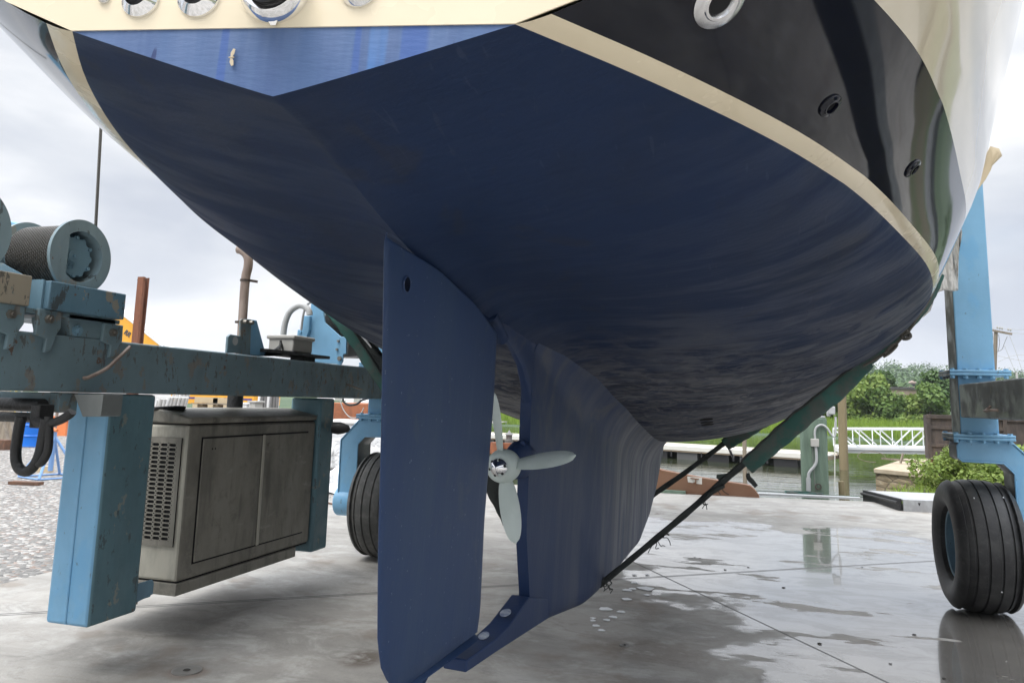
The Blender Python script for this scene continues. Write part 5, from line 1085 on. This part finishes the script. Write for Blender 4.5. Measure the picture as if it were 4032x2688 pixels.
# blue drum
c = atz(123,1757,G); dm = thing('steel_drum', 'bright blue steel drum standing on the gravel behind the hoses', 'drum', c)
R_ = .33; H_ = .92; prof = [(0,0),(0,R_),(.02,R_+.012),(.05,R_)]
for z in (.30,.60): prof += [(z-.03,R_),(z-.012,R_+.014),(z+.012,R_+.014),(z+.03,R_)]
prof += [(H_-.03,R_),(H_,R_+.012),(H_,R_-.02),(H_-.02,R_-.03),(H_-.02,0)]
mb = MB(); mb.lathe(prof, c, (0,0,1), 36); mb.build('body', 'drum_blue', dm); mb = MB(); mb.lathe([(0,.035),(.015,.035),(.015,0)], c+np.array([.15,0,H_-.02]), (0,0,1), 12); mb.build('bung', 'steel_bolt', dm)
# blue boat stand
def boat_stand(c, h, sp, mat, lab, grp, legs=4, tint='orange_paint'):
    c = np.asarray(c, float); t = thing('boat_stand', lab, 'boat stand', c, grp)
    mb = MB(); mb.tube([c+np.array([0,0,.15*h]), c+np.array([0,0,h])], .045, 12); mb.build('post', mat, t)
    ft = []
    for k in range(legs):
        a = 2*PI*k/legs+.5; f = c+np.array([sp*math.cos(a), sp*math.sin(a), .02]); ft.append(f)
        mb = MB(); mb.tube([c+np.array([0,0,h*.92]), f], .026, 8); mb.build('leg', mat, t)
    for k in range(legs):
        mb = MB(); mb.tube([ft[k], ft[(k+1) % legs]], .018, 6); mb.build('brace', mat, t)
    mb = MB(); mb.tube([c+np.array([0,0,h]), c+np.array([.02,0,h*1.75])], .026, 10); mb.build('screw', 'exhaust_steel', t)
    mb = MB(); mb.tube([c+np.array([-.10,-.03,h*1.08]), c+np.array([.12,-.06,h*1.03])], .03, 8); mb.build('wing_nut', tint, t)
    return t
c = atz(195,1880,G); boat_stand(c, .84, .52, 'stand_blue', 'light blue tubular boat stand with orange wing nut, left of the blue post', None)
c = atz(235,1835,G); boat_stand(c+np.array([.25,1.6,0]), 1.0, .5, 'rust_dark', 'rusty boat stand behind the light blue one, half hidden by the post', None)
c = atz(98,1600,G); c = np.array([-33.5,30.,G]); boat_stand(c, 1.3, .7, 'stand_teal', 'dark teal boat stand at the back of the gravel yard near the white hull', None)
# timbers
for k, (u0_, u1_, lab) in enumerate(((-8, 30, 'first grey timber leaning at the left picture edge behind the hydraulic hoses'), (22, 55, 'second grey timber leaning right beside the first at the left edge'))):
    b_ = atz(30+26*k,1755,G); b2 = aty(u0_+4,1600,b_[1]+.3); d_ = b2-b_; mb = MB(); mb.bar(b_, b_+d_*1.5, .26, .2, (0,1,0)); S(mb, 'leaning_timber', 'wood_grey', lab, 'timber')
b_ = atz(8,1770,G); mb = MB(); mb.box(b_[0]-.4,b_[0]+.18,b_[1]-.1,b_[1]+.2,G,G+.26); S(mb, 'wood_block', 'wood_brown', 'short brown wood block on the gravel at the foot of the leaning timbers', 'wood block')
b_ = atz(104,1908,G); mb = MB(); mb.bar(b_+np.array([-.28,-.05,.03]), b_+np.array([.25,.05,.03]), .16, .05); S(mb, 'plank', 'wood_brown', 'short brown plank lying on the gravel below the hose loop', 'plank')
b_ = atz(168,1858,G); mb = MB(); mb.bar(b_+np.array([-.1,0,.06]), b_+np.array([.16,.05,.06]), .14, .12); S(mb, 'wood_block', 'fresh_wood', 'small pale wood block on the gravel under the blue boat stand', 'wood block')
b_ = aty(235,1645,22); mb = MB(); mb.box(b_[0]-.3,b_[0]+.35,22,22.5,b_[2]-.1,b_[2]+.06); mb.box(b_[0]-.25,b_[0]+.3,22.02,22.4,G,b_[2]-.1); S(mb, 'orange_crate', 'orange_paint', 'bright orange box top behind the hose bend left of the blue post', 'box')
# step ladder and white hull at the back
c = aty(44,1560,31.); ld = thing('step_ladder', 'yellow and white step ladder by the white hull at the far left', 'ladder', (c[0],31.,G))
for sx in (-1, 1):
    mb = MB(); mb.bar((c[0]+sx*.35,31.,G), (c[0]+sx*.16,31.1,1.9), .06,.09, (0,1,0)); mb.build('rail', 'yellow_paint', ld)
    mb = MB(); mb.bar((c[0]+sx*.35,32.,G), (c[0]+sx*.16,31.2,1.9), .05,.07, (0,1,0)); mb.build('rail', 'white_paint', ld)
for k in range(5):
    z = .3+.32*k; hw_ = .35-.19*z/1.9; mb = MB(); mb.bar((c[0]-hw_,31.02+.05*z,z), (c[0]+hw_,31.02+.05*z,z), .10,.03); mb.build('step', 'white_paint', ld)
def hullmesh(cx, cy, z, L, B, D, yawd, mat, parent, name='hull'):
    ss_ = np.linspace(0, 1, 24); rows = []
    for s_ in ss_:
        w_ = B/2*(1-max(0, (s_-.35)/.65)**2.4)*(.82+.18*min(1, s_/.3)); zz = D*(1+.18*s_*s_)
        rows.append([(s_*L, sg*w_*u_**.5, z+zz*(u_**1.3)+D*.12*s_**4) for sg, us_ in ((-1, np.linspace(1,0,9)), (1, np.linspace(0,1,9)[1:])) for u_ in us_])
    R3 = Matrix.Rotation(yawd, 3, 'Z'); A3 = np.array(R3); P = np.array(rows)@A3.T+np.array([cx, cy, 0])
    mb = MB(); mb.grid(P); mb.add(P[0], [list(range(P.shape[1]))]); mb.grid(np.stack([P[:, 0], P[:, -1]], 1)); return mb.build(name, mat, parent)
hb_ = thing('motor_boat', 'white boat hull on the gravel far behind the hydraulic cylinders', 'boat', (-33,34,G)); hullmesh(-36.5,34.,.5,9.,2.8,1.5,-.1,'white_paint',hb_); 
mb = MB(); mb.box(-35,-31,33.4,35,2.0,2.8); mb.build('cabin', 'white_paint', hb_, bevel=.1); mb = MB(); mb.box(-34.6,-34.3,33.8,34.2,G,.9); mb.build('keel_block', 'wood_brown', hb_); mb = MB(); mb.box(-30.6,-30.3,33.8,34.2,G,.9); mb.build('keel_block', 'wood_brown', hb_)
# rack of pale poles
ry = 21.
def rack(us, vtop, y, mat, lab, lean, rad, rails, bot=G):
    c = aty(us[len(us)//2], 1600, y); t = thing('pole_rack', lab, 'rack', (c[0], y, G))
    for k, u in enumerate(us):
        p = aty(u, vtop[k], y); mb = MB(); mb.tube([(p[0]-lean*(p[2]-bot), y+.05*((k*7) % 3), bot), (p[0], y+.05*((k*7) % 3), p[2])], rad*(.8+.4*((k*5) % 3)/2), 8); mb.build('pole', mat if k % 4 else 'white_paint', t)
    for z in rails:
        a = aty(us[0]-6, 1600, y-.12); b = aty(us[-1]+6, 1600, y-.12); mb = MB(); mb.bar((a[0],y-.12,z), (b[0],y-.12,z), .04,.05); mb.build('rail', 'white_paint', t)
rack([620,632,643,652,662,672,684,694,705,715,724,733], [1572,1570,1577,1572,1563,1563,1553,1553,1552,1552,1551,1553], ry, 'pale_pole', 'leaning row of white and pale steel poles seen between beam and generator', .22, .05, (.5, 1.45))
rack([1022,1030,1039,1047,1055,1063,1070,1079,1086,1094], [1556,1557,1556,1556,1558,1556,1558,1557,1566,1556], 19., 'dark_pole', 'upright row of dark grey pipes beside the rear post above the generator', .0, .045, (.4,))
# pallets and timber stack
for k, (x_, lab) in enumerate(((755, 'upper wooden pallet stacked behind the generator lid'),)):
    a = aty(756,1600,20.); b = aty(900,1600,20.)
    for j, (z0_, nm, lb) in enumerate(((.78,'wooden_pallet','lower weathered wooden pallet of the stack behind the generator'), (1.09,'wooden_pallet','upper weathered wooden pallet of the stack behind the generator'))):
        t = thing(nm, lb, 'pallet', ((a[0]+b[0])/2, 20., z0_))
        for bx in np.linspace(a[0]+.1, b[0]-.1, 3): mb = MB(); mb.box(bx-.09,bx+.09,20.,21.,z0_+.03,z0_+.17); mb.build('block', 'fresh_wood', t)
        mb = MB()
        for yy_ in np.linspace(20., 20.9, 5): mb.box(a[0]-.05,b[0]+.05,yy_,yy_+.13,z0_+.172,z0_+.2)
        mb.build('deck_boards', 'wood_grey', t)
        mb = MB()
        for yy_ in (20., 20.45, 20.9): mb.box(a[0]-.05,b[0]+.05,yy_,yy_+.13,z0_,z0_+.028)
        mb.build('bottom_boards', 'wood_brown', t)
mb = MB(); mb.box(a[0]-.2,b[0]+.2,20.05,20.8,G,.77); S(mb, 'timber_stack', 'wood_brown', 'low stack of brown timber under the two pallets', 'timber stack')
for k, (u, v, w_) in enumerate(((812,1566,.42),(872,1570,.30))):
    p = aty(u, v, 20.2); mb = MB(); mb.box(p[0]-w_,p[0]+w_,20.2,20.5,1.30,p[2]+.02); S(mb, 'squared_timber', 'fresh_wood', ('long pale squared timber lying on the upper pallet, left end', 'short pale squared timber lying on the upper pallet, right end')[k], 'timber')
# white tubs and drum
for (u0_, u1_, vt, y, mt, lab) in ((944,974,1584,18.5,'white_paint','white plastic tub behind the generator, right of the exhaust pipe'), (976,1006,1577,18.2,'grey_plastic','beige block shaped bin between the white tub and the dark pipes')):
    a = aty(u0_, vt, y); b = aty(u1_, vt, y); t = thing('plastic_tub', lab, 'tub', ((a[0]+b[0])/2, y, G)); mb = MB(); mb.prism([(a[0]+.03,y+.03,G),(b[0]-.03,y+.03,G),(b[0]-.03,y+.4,G),(a[0]+.03,y+.4,G)], (0,0,a[2]-G-.03)); mb.build('body', mt, t, bevel=.02); mb = MB(); mb.box(a[0]-.02,b[0]+.02,y-.0,y+.43,a[2]-.05,a[2]); mb.build('rim', mt, t, bevel=.01)
# yellow crane : chassis band and inclined boom with its lettering
ky = 33.
kr = thing('yellow_crane', 'yellow mobile crane with grey RR lettering on its inclined boom, beyond the winch', 'crane', (aty(700,1560,ky)[0], ky, G))
kq = lambda u, v, y=ky: aty(u, v, y)
mb = MB(); mb.prism([kq(380,1176), kq(480,1242), kq(497,1253), kq(620,1352), kq(700,1420), kq(760,1470), kq(560,1470), kq(470,1420), kq(380,1330)], (0,.9,0)); bo = mb.build('boom', 'crane_yellow', kr)
mb = MB(); mb.prism([p_+np.array([0,-.02,0]) for p_ in (kq(380,1170), kq(497,1247), kq(620,1346), kq(760,1464), kq(760,1470), kq(620,1352), kq(497,1253), kq(380,1176))], (0,.94,0)); mb.build('boom_edge', 'white_paint', bo)
mb = MB(); mb.tube([kq(497,1243,ky-.1), kq(560,1290,ky-.1), kq(640,1356,ky-.1), kq(760,1458,ky-.1)], .018, 6); mb.build('boom_cable', 'dark_pole', bo)
a = kq(700,1556); b = kq(1000,1556); mb = MB(); mb.box(a[0]-6,b[0],ky,ky+2.3,1.05,1.62); ch_ = mb.build('chassis', 'crane_yellow', kr, bevel=.03)
mb = MB(); mb.box(a[0]-6,b[0]-.1,ky-.012,ky-.002,1.30,1.38); mb.build('pinstripe', 'stripe_blue', ch_)
for k in range(4):
    mb = MB(); mb.lathe([(0,.0),(0,.3),(0,.5),(.35,.52),(.36,.3),(.36,0)], (a[0]-4+2.6*k,ky+.1,.50), (0,1,0), 24); mb.build('wheel', 'tyre_rubber', kr)
mb = MB(); mb.box(a[0]-3.6,a[0]-.6,ky+.2,ky+2.1,1.62,2.5); mb.build('cab', 'crane_yellow', kr, bevel=.08)
mb = MB(); mb.tube([(a[0]-2.6,ky+1.,2.4), kq(470,1400,ky+.5)], .16, 10); mb.build('boom_cylinder', 'dark_pole', kr)
fc = bpy.data.curves.new('boom_lettering', 'FONT'); fc.body = 'RR'; fc.size = .36; fc.extrude = .006; fc.shear = .2; fc.offset = .012
ob = bpy.data.objects.new('boom_lettering', fc); COL.objects.link(ob); bpy.context.view_layer.update()
me = bpy.data.meshes.new_from_object(ob.evaluated_get(bpy.context.evaluated_depsgraph_get())); COL.objects.unlink(ob); bpy.data.objects.remove(ob)
o0 = kq(486,1312,ky-.02); ex_ = kq(518,1335,ky-.02)-o0; ex_ /= np.linalg.norm(ex_); ez_ = np.cross(ex_, (0,1,0)); ez_ = ez_ if ez_[2] > 0 else -ez_
me.transform(Matrix([[float(ex_[i]), float(ez_[i]), float((0,-1,0)[i]), float(o0[i])] for i in range(3)]+[[0,0,0,1]])); me.transform(Matrix.Translation(-wloc(kr))); me.materials.append(M['letter_grey']); lo = bpy.data.objects.new('boom_lettering', me); COL.objects.link(lo); lo.parent = bo
# rusty pile standing behind the beam
py = 15.; a = aty(566,1092,py); 
rp_ = thing('steel_pile', 'tall rust brown steel pile standing behind the side beam left of the exhaust stack', 'steel pile', (a[0]-.12,py,G))
w_ = .085; lx = .0
def pc_(x, y, z): return (a[0]+x+lx*(1-z/a[2]), py+y, z)
for (x0, x1, y0, y1) in ((-w_,w_,-.10,-.085), (-w_,w_,.085,.10), (-.008,.008,-.085,.085), (w_-.012,w_,-.085,-.03), (-w_,-w_+.012,-.085,-.03)):
    mb = MB(); mb.add([pc_(x0,y0,G),pc_(x1,y0,G),pc_(x1,y1,G),pc_(x0,y1,G),pc_(x0,y0,a[2]),pc_(x1,y0,a[2]),pc_(x1,y1,a[2]),pc_(x0,y1,a[2])], [(3,2,1,0),(4,5,6,7),(0,1,5,4),(1,2,6,5),(2,3,7,6),(3,0,4,7)]); mb.build('flange' if x1-x0 > .1 else 'web', 'rust', rp_)
for sx in (-1, 1): mb = MB(); mb.tube([pc_(sx*w_,-.05,a[2]-.06), pc_(sx*(w_+.05),-.05,a[2]-.07)], .012, 6); mb.build('pin', 'rust_dark', rp_)
# white covered gear, barge, lines, seen beyond the port wheel
tp = thing('tarped_gear', 'white tarpaulin heap on the apron edge left of the port wheel fork', 'tarp', atz(1315,1960,0))
P = []
c = atz(1300,1950,0)+np.array([0,1.0,0])
for i in range(30):
    row = []
    for j in range(24):
        t = PI*j/23; s_ = i/29; r = .62*(1+.13*math.sin(5*s_*PI+2*t)+.09*math.sin(9*t+4*s_)); row.append((c[0]+(s_-.5)*1.5, c[1]-.62*r*math.cos(t)*1.6, max(0, .62*r*math.sin(t)*(1-.5*abs(2*s_-1)**3))))
    P.append(row)
mb = MB(); mb.grid(P); mb.build('cover', 'tarp_white', tp)
c = atz(1315,1880,0)+np.array([-.3,1.5,0]); t = thing('storage_crate', 'big white draped storage crate behind the tarpaulin heap by the port wheel', 'crate', c)
mb = MB(); mb.box(c[0]-.9,c[0]+.75,c[1],c[1]+.9,0,1.0); mb.build('box', 'tarp_white', t, bevel=.06); mb = MB(); mb.box(c[0]-.95,c[0]+.8,c[1]-.05,c[1]+.95,1.0,1.08); mb.build('lid', 'white_paint', t, bevel=.03)
mb = MB(); mb.tube([aty(1290,1895,c[1]-.1), aty(1315,1870,c[1]-.15), aty(1338,1842,c[1]-.1)], .028, 8, sub=3); S(mb, 'air_hose', 'yellow_paint', 'thick yellow hose draped over the white crate', 'hose')
mb = MB(); mb.tube([(c[0]-.6,c[1]-.3,0), aty(1318,1740,c[1]+.1), aty(1300,1700,c[1]+.2)], .03, 8); mb.tube([aty(1342,1822,c[1]), aty(1313,1720,c[1]+.2)], .03, 8); S(mb, 'boat_pole', 'white_paint', 'white pole leaning against the white crate', 'pole')
mb = MB(); pts = [atz(u, v, .012) for u, v in ((1200,1945),(1280,1975),(1330,1985),(1390,1975),(1440,1950),(1500,1985))]; mb.tube(pts, .014, 8, sub=6); S(mb, 'ground_hose', 'wood_brown', 'thin brown hose lying on the concrete by the port wheel', 'hose')
mb = MB(); mb.tube([aty(u, v, 7.62) for u, v in ((1350,1568),(1354,1582),(1375,1594),(1405,1590),(1425,1575),(1455,1566))], .012, 8, sub=5); o = mb.build('hydraulic_hose', 'hose_black', lift)
mb = MB(); mb.tube([aty(u, v, 8.) for u, v in ((1340,1578),(1352,1612),(1375,1640),(1400,1644),(1420,1630),(1432,1605))], .006, 6, sub=5); mb.build('cable', 'pale_pole', lift)
mb = MB(); mb.lathe([(0,.05),(.06,.055),(.10,.045),(.14,.03),(.16,0)], aty(1310,1683,6.16), (1,.25,-.05), 14); mb.build('power_plug', 'hose_black', lift)
by_ = 21.5
bg_ = thing('work_barge', 'rust orange and green work barge afloat beyond the apron, seen past the rudder', 'barge', (-6.,by_,WZ))
bx0 = aty(1180,1740,by_)[0]; bx1 = aty(2032,1760,by_)[0]; zt_ = aty(1960,1742,by_)[2]; zm_ = aty(1960,1786,by_)[2]
mb = MB(); mb.prism([(bx0,by_,WZ-.3),(bx1-.4,by_,WZ-.3),(bx1,by_,zm_),(bx0,by_,zm_)], (0,4.,0)); mb.build('hull', 'barge_green', bg_)
mb = MB(); mb.prism([(bx0,by_-.05,zm_+.003),(bx1+.02,by_-.05,zm_+.003),(bx1+.06,by_-.05,zt_),(bx0,by_-.05,zt_)], (0,.15,0)); mb.build('bulwark', 'barge_rust', bg_)
for u in (1325, 1500, 1700, 1962):
    p_ = aty(u, 1760, by_-.1); mb = MB(); mb.tube([(p_[0],by_-.2,zm_-.1),(p_[0],by_-.2,zt_+.02)], .17, 14); mb.build('fender', 'barge_rust', bg_)
mb = MB(); mb.box(bx0+.4,bx0+3.4,by_+1.,by_+3.,zt_-.3,zt_+1.0); mb.build('deckhouse', 'barge_rust', bg_, bevel=.04)
p_ = aty(2004,1738,by_+.3); mb = MB(); mb.lathe([(-.12,.0),(-.12,.12),(.0,.12),(.04,.13),(.05,.09),(.18,.09),(.2,.15),(.26,.05),(.34,.0)], (p_[0],by_+.3,p_[2]), (0,0,1), 16); mb.build('deck_lamp', 'dark_pole', bg_)
# white sheds across the creek on the port side
for (u, v, y, w_, h_, lab) in ((1330,1600,95,9,3.2,'long low white shed across the creek behind the port wheel fork'), (1405,1604,88,4,2.6,'small white shed beside the long one behind the wheel fork')):
    c = aty(u, v, y); t = thing('white_shed', lab, 'shed', (c[0], y, .2)); mb = MB(); mb.box(c[0]-w_/2,c[0]+w_/2,y,y+5,-.5,c[2]+.2); mb.build('wall', 'house_white', t); mb = MB(); mb.prism([(c[0]-w_/2-.2,y-.2,c[2]+.2),(c[0]+w_/2+.2,y-.2,c[2]+.2),(c[0]+w_/2+.2,y+2.5,c[2]+1.),(c[0]-w_/2-.2,y+2.5,c[2]+1.)], (0,0,.12)); mb.build('roof', 'pale_pole', t); mb = MB(); mb.box(c[0]-.5,c[0]+.5,y-.06,y+.04,.3,2.2); mb.build('door', 'grey_plastic', t)
# small things on the concrete
for k, (u, v, r, sq) in enumerate(((2498,2262,.022,.4),(2548,2261,.02,.4),(2497,2293,.03,.4),(2470,2322,.04,.35),(2492,2317,.03,.4),(2545,2316,.07,.45),(2547,2341,.026,.5),(2466,2358,.04,.4),(2382,2396,.05,.5),(2445,2407,.03,.4),(2415,2428,.03,.4),(2390,2440,.025,.4),(2335,2433,.02,.4),(2333,2442,.02,.4),(2345,2462,.026,.4),(2368,2480,.024,.4))):
    c = atz(u, v, .004); mb = MB(); n = 14; pts = [c+np.array([r*math.cos(t)*(1+.25*math.sin(3*t+k)), r*.9*math.sin(t)*(1+.2*math.cos(4*t+k)), 0]) for t in np.linspace(0, 2*PI, n+1)[:-1]]; mb.prism(pts, (0,0,.004)); S(mb, 'foam_splash', 'foam_white', 'small white foam splash on the wet concrete right of the keel heel', 'foam splash', 'foam splashes beside the keel')
for k, (u, v) in enumerate(((2735,2193),(2756,2197),(2855,2242),(2945,2232),(3395,2232),(3085,2312),(3228,2533),(3505,2612),(3600,2497),(3715,2670))):
    c = atz(u, v, .002); mb = MB(); r = rng.uniform(.004, .009)
    q_ = [c+np.array([r*rng.uniform(.6,1.5)*math.cos(t)*1.6, r*rng.uniform(.6,1.5)*math.sin(t), 0]) for t in np.linspace(0, 2*PI, 9)[:-1]]; mb.prism(q_, (0,0,r*.6)); S(mb, 'wood_chip', 'debris', 'small dark scrap of debris lying on the wet concrete', 'debris', 'debris scraps on the wet concrete')
for (u, v, lab) in ((2460,2541,'small round steel drain plug in the concrete right of the heel shoe'), (735,2640,'round patched anchor plate in the concrete at the lower left')):
    c = atz(u, v, .0); t = thing('floor_plug', lab, 'floor plug', c); r = .035 if u > 2000 else .085
    mb = MB(); mb.lathe([(0,r),(.006,r),(.007,r*.8),(.005,r*.7),(.005,0)], c, (0,0,1), 24); mb.build('plate', 'drain_steel', t); mb = MB(); mb.lathe([(.0055,r*.25),(.009,r*.2),(.009,0)], c, (0,0,1), 10); mb.build('bolt_head', 'debris', t)
# ------------------------------------------------------------------ camera
cam = bpy.data.cameras.new('camera'); co = bpy.data.objects.new('camera', cam); COL.objects.link(co)
cam.sensor_width = 36.; cam.lens = 36*FPX/4032; cam.shift_y = -(1344-PPY)/4032; cam.clip_end = 3000; cam.clip_start = .02
co.matrix_world = Matrix([[*map(float, (cR[i], cU[i], -cF[i], CC[i]))] for i in range(3)]+[[0,0,0,1]])
sc.camera = co
# ------------------------------------------------------------------ light
SUN_EL, SUN_AZ = math.radians(58), math.radians(205)
w = bpy.data.worlds.new('World'); sc.world = w; w.use_nodes = True; nt = w.node_tree; nt.nodes.clear()
out = nt.nodes.new('ShaderNodeOutputWorld'); bg1 = nt.nodes.new('ShaderNodeBackground'); bg2 = nt.nodes.new('ShaderNodeBackground'); mx = nt.nodes.new('ShaderNodeMixShader')
sky = nt.nodes.new('ShaderNodeTexSky'); sky.sky_type = 'NISHITA'; sky.sun_disc = False; sky.sun_elevation = SUN_EL; sky.sun_rotation = SUN_AZ; sky.air_density = 1.; sky.dust_density = 2.
nt.links.new(sky.outputs[0], bg1.inputs[0]); bg1.inputs[1].default_value = .12
tc = nt.nodes.new('ShaderNodeTexCoord'); sp = nt.nodes.new('ShaderNodeSeparateXYZ'); nt.links.new(tc.outputs['Generated'], sp.inputs[0])
mp = nt.nodes.new('ShaderNodeMapping'); mp.inputs['Scale'].default_value = (1.,1.,3.4); mp.inputs['Location'].default_value = (.3,.1,.2); nt.links.new(tc.outputs['Generated'], mp.inputs[0])
nz = nt.nodes.new('ShaderNodeTexNoise'); nz.inputs['Scale'].default_value = 2.1; nz.inputs['Detail'].default_value = 7; nz.inputs['Roughness'].default_value = .5; nz.inputs['Distortion'].default_value = .3; nt.links.new(mp.outputs[0], nz.inputs['Vector'])
cr = nt.nodes.new('ShaderNodeValToRGB'); cr.color_ramp.elements[0].position = .36; cr.color_ramp.elements[0].color = (.58,.62,.70,1); cr.color_ramp.elements[1].position = .62; cr.color_ramp.elements[1].color = (.97,.98,1.,1)
e = cr.color_ramp.elements.new(.5); e.color = (.74,.77,.82,1)
nt.links.new(nz.outputs['Fac'], cr.inputs[0]); nt.links.new(cr.outputs[0], bg2.inputs[0])
mr = nt.nodes.new('ShaderNodeMapRange'); mr.interpolation_type = 'SMOOTHSTEP'; nt.links.new(sp.outputs[2], mr.inputs['Value'])
mr.inputs['From Min'].default_value = .35; mr.inputs['From Max'].default_value = .95; mr.inputs['To Min'].default_value = .83; mr.inputs['To Max'].default_value = 3.6
nt.links.new(mr.outputs[0], bg2.inputs[1])
cv = nt.nodes.new('ShaderNodeMapRange'); cv.interpolation_type = 'SMOOTHSTEP'; n2 = nt.nodes.new('ShaderNodeTexNoise'); n2.inputs['Scale'].default_value = 1.4; n2.inputs['Detail'].default_value = 6
mp2 = nt.nodes.new('ShaderNodeMapping'); mp2.inputs['Scale'].default_value = (1,1,3.); mp2.inputs['Location'].default_value = (3.1,1,0); nt.links.new(tc.outputs['Generated'], mp2.inputs[0]); nt.links.new(mp2.outputs[0], n2.inputs['Vector'])
nt.links.new(n2.outputs['Fac'], cv.inputs['Value']); cv.inputs['From Min'].default_value = .30; cv.inputs['From Max'].default_value = .48; cv.inputs['To Min'].default_value = .62; cv.inputs['To Max'].default_value = 1.
nt.links.new(cv.outputs[0], mx.inputs[0]); nt.links.new(bg1.outputs[0], mx.inputs[1]); nt.links.new(bg2.outputs[0], mx.inputs[2]); nt.links.new(mx.outputs[0], out.inputs[0])
sl = bpy.data.lights.new('sun', 'SUN'); sl.energy = 1.5; sl.angle = math.radians(25); sl.color = (1., .96, .9); so = bpy.data.objects.new('sun', sl); COL.objects.link(so)
# direction towards the sun: azimuth clockwise from +Y
d = Vector((math.sin(SUN_AZ)*math.cos(SUN_EL), math.cos(SUN_AZ)*math.cos(SUN_EL), math.sin(SUN_EL)))
so.rotation_euler = d.to_track_quat('Z', 'Y').to_euler(); so.location = d*50
vs = sc.view_settings; sc.display_settings.display_device = 'sRGB'; vs.view_transform = 'Standard'; vs.look = 'None'; vs.exposure = 0.42; vs.gamma = 1.; vs.use_curve_mapping = False
for o in bpy.data.objects:
    if '_frame' in o: del o['_frame']
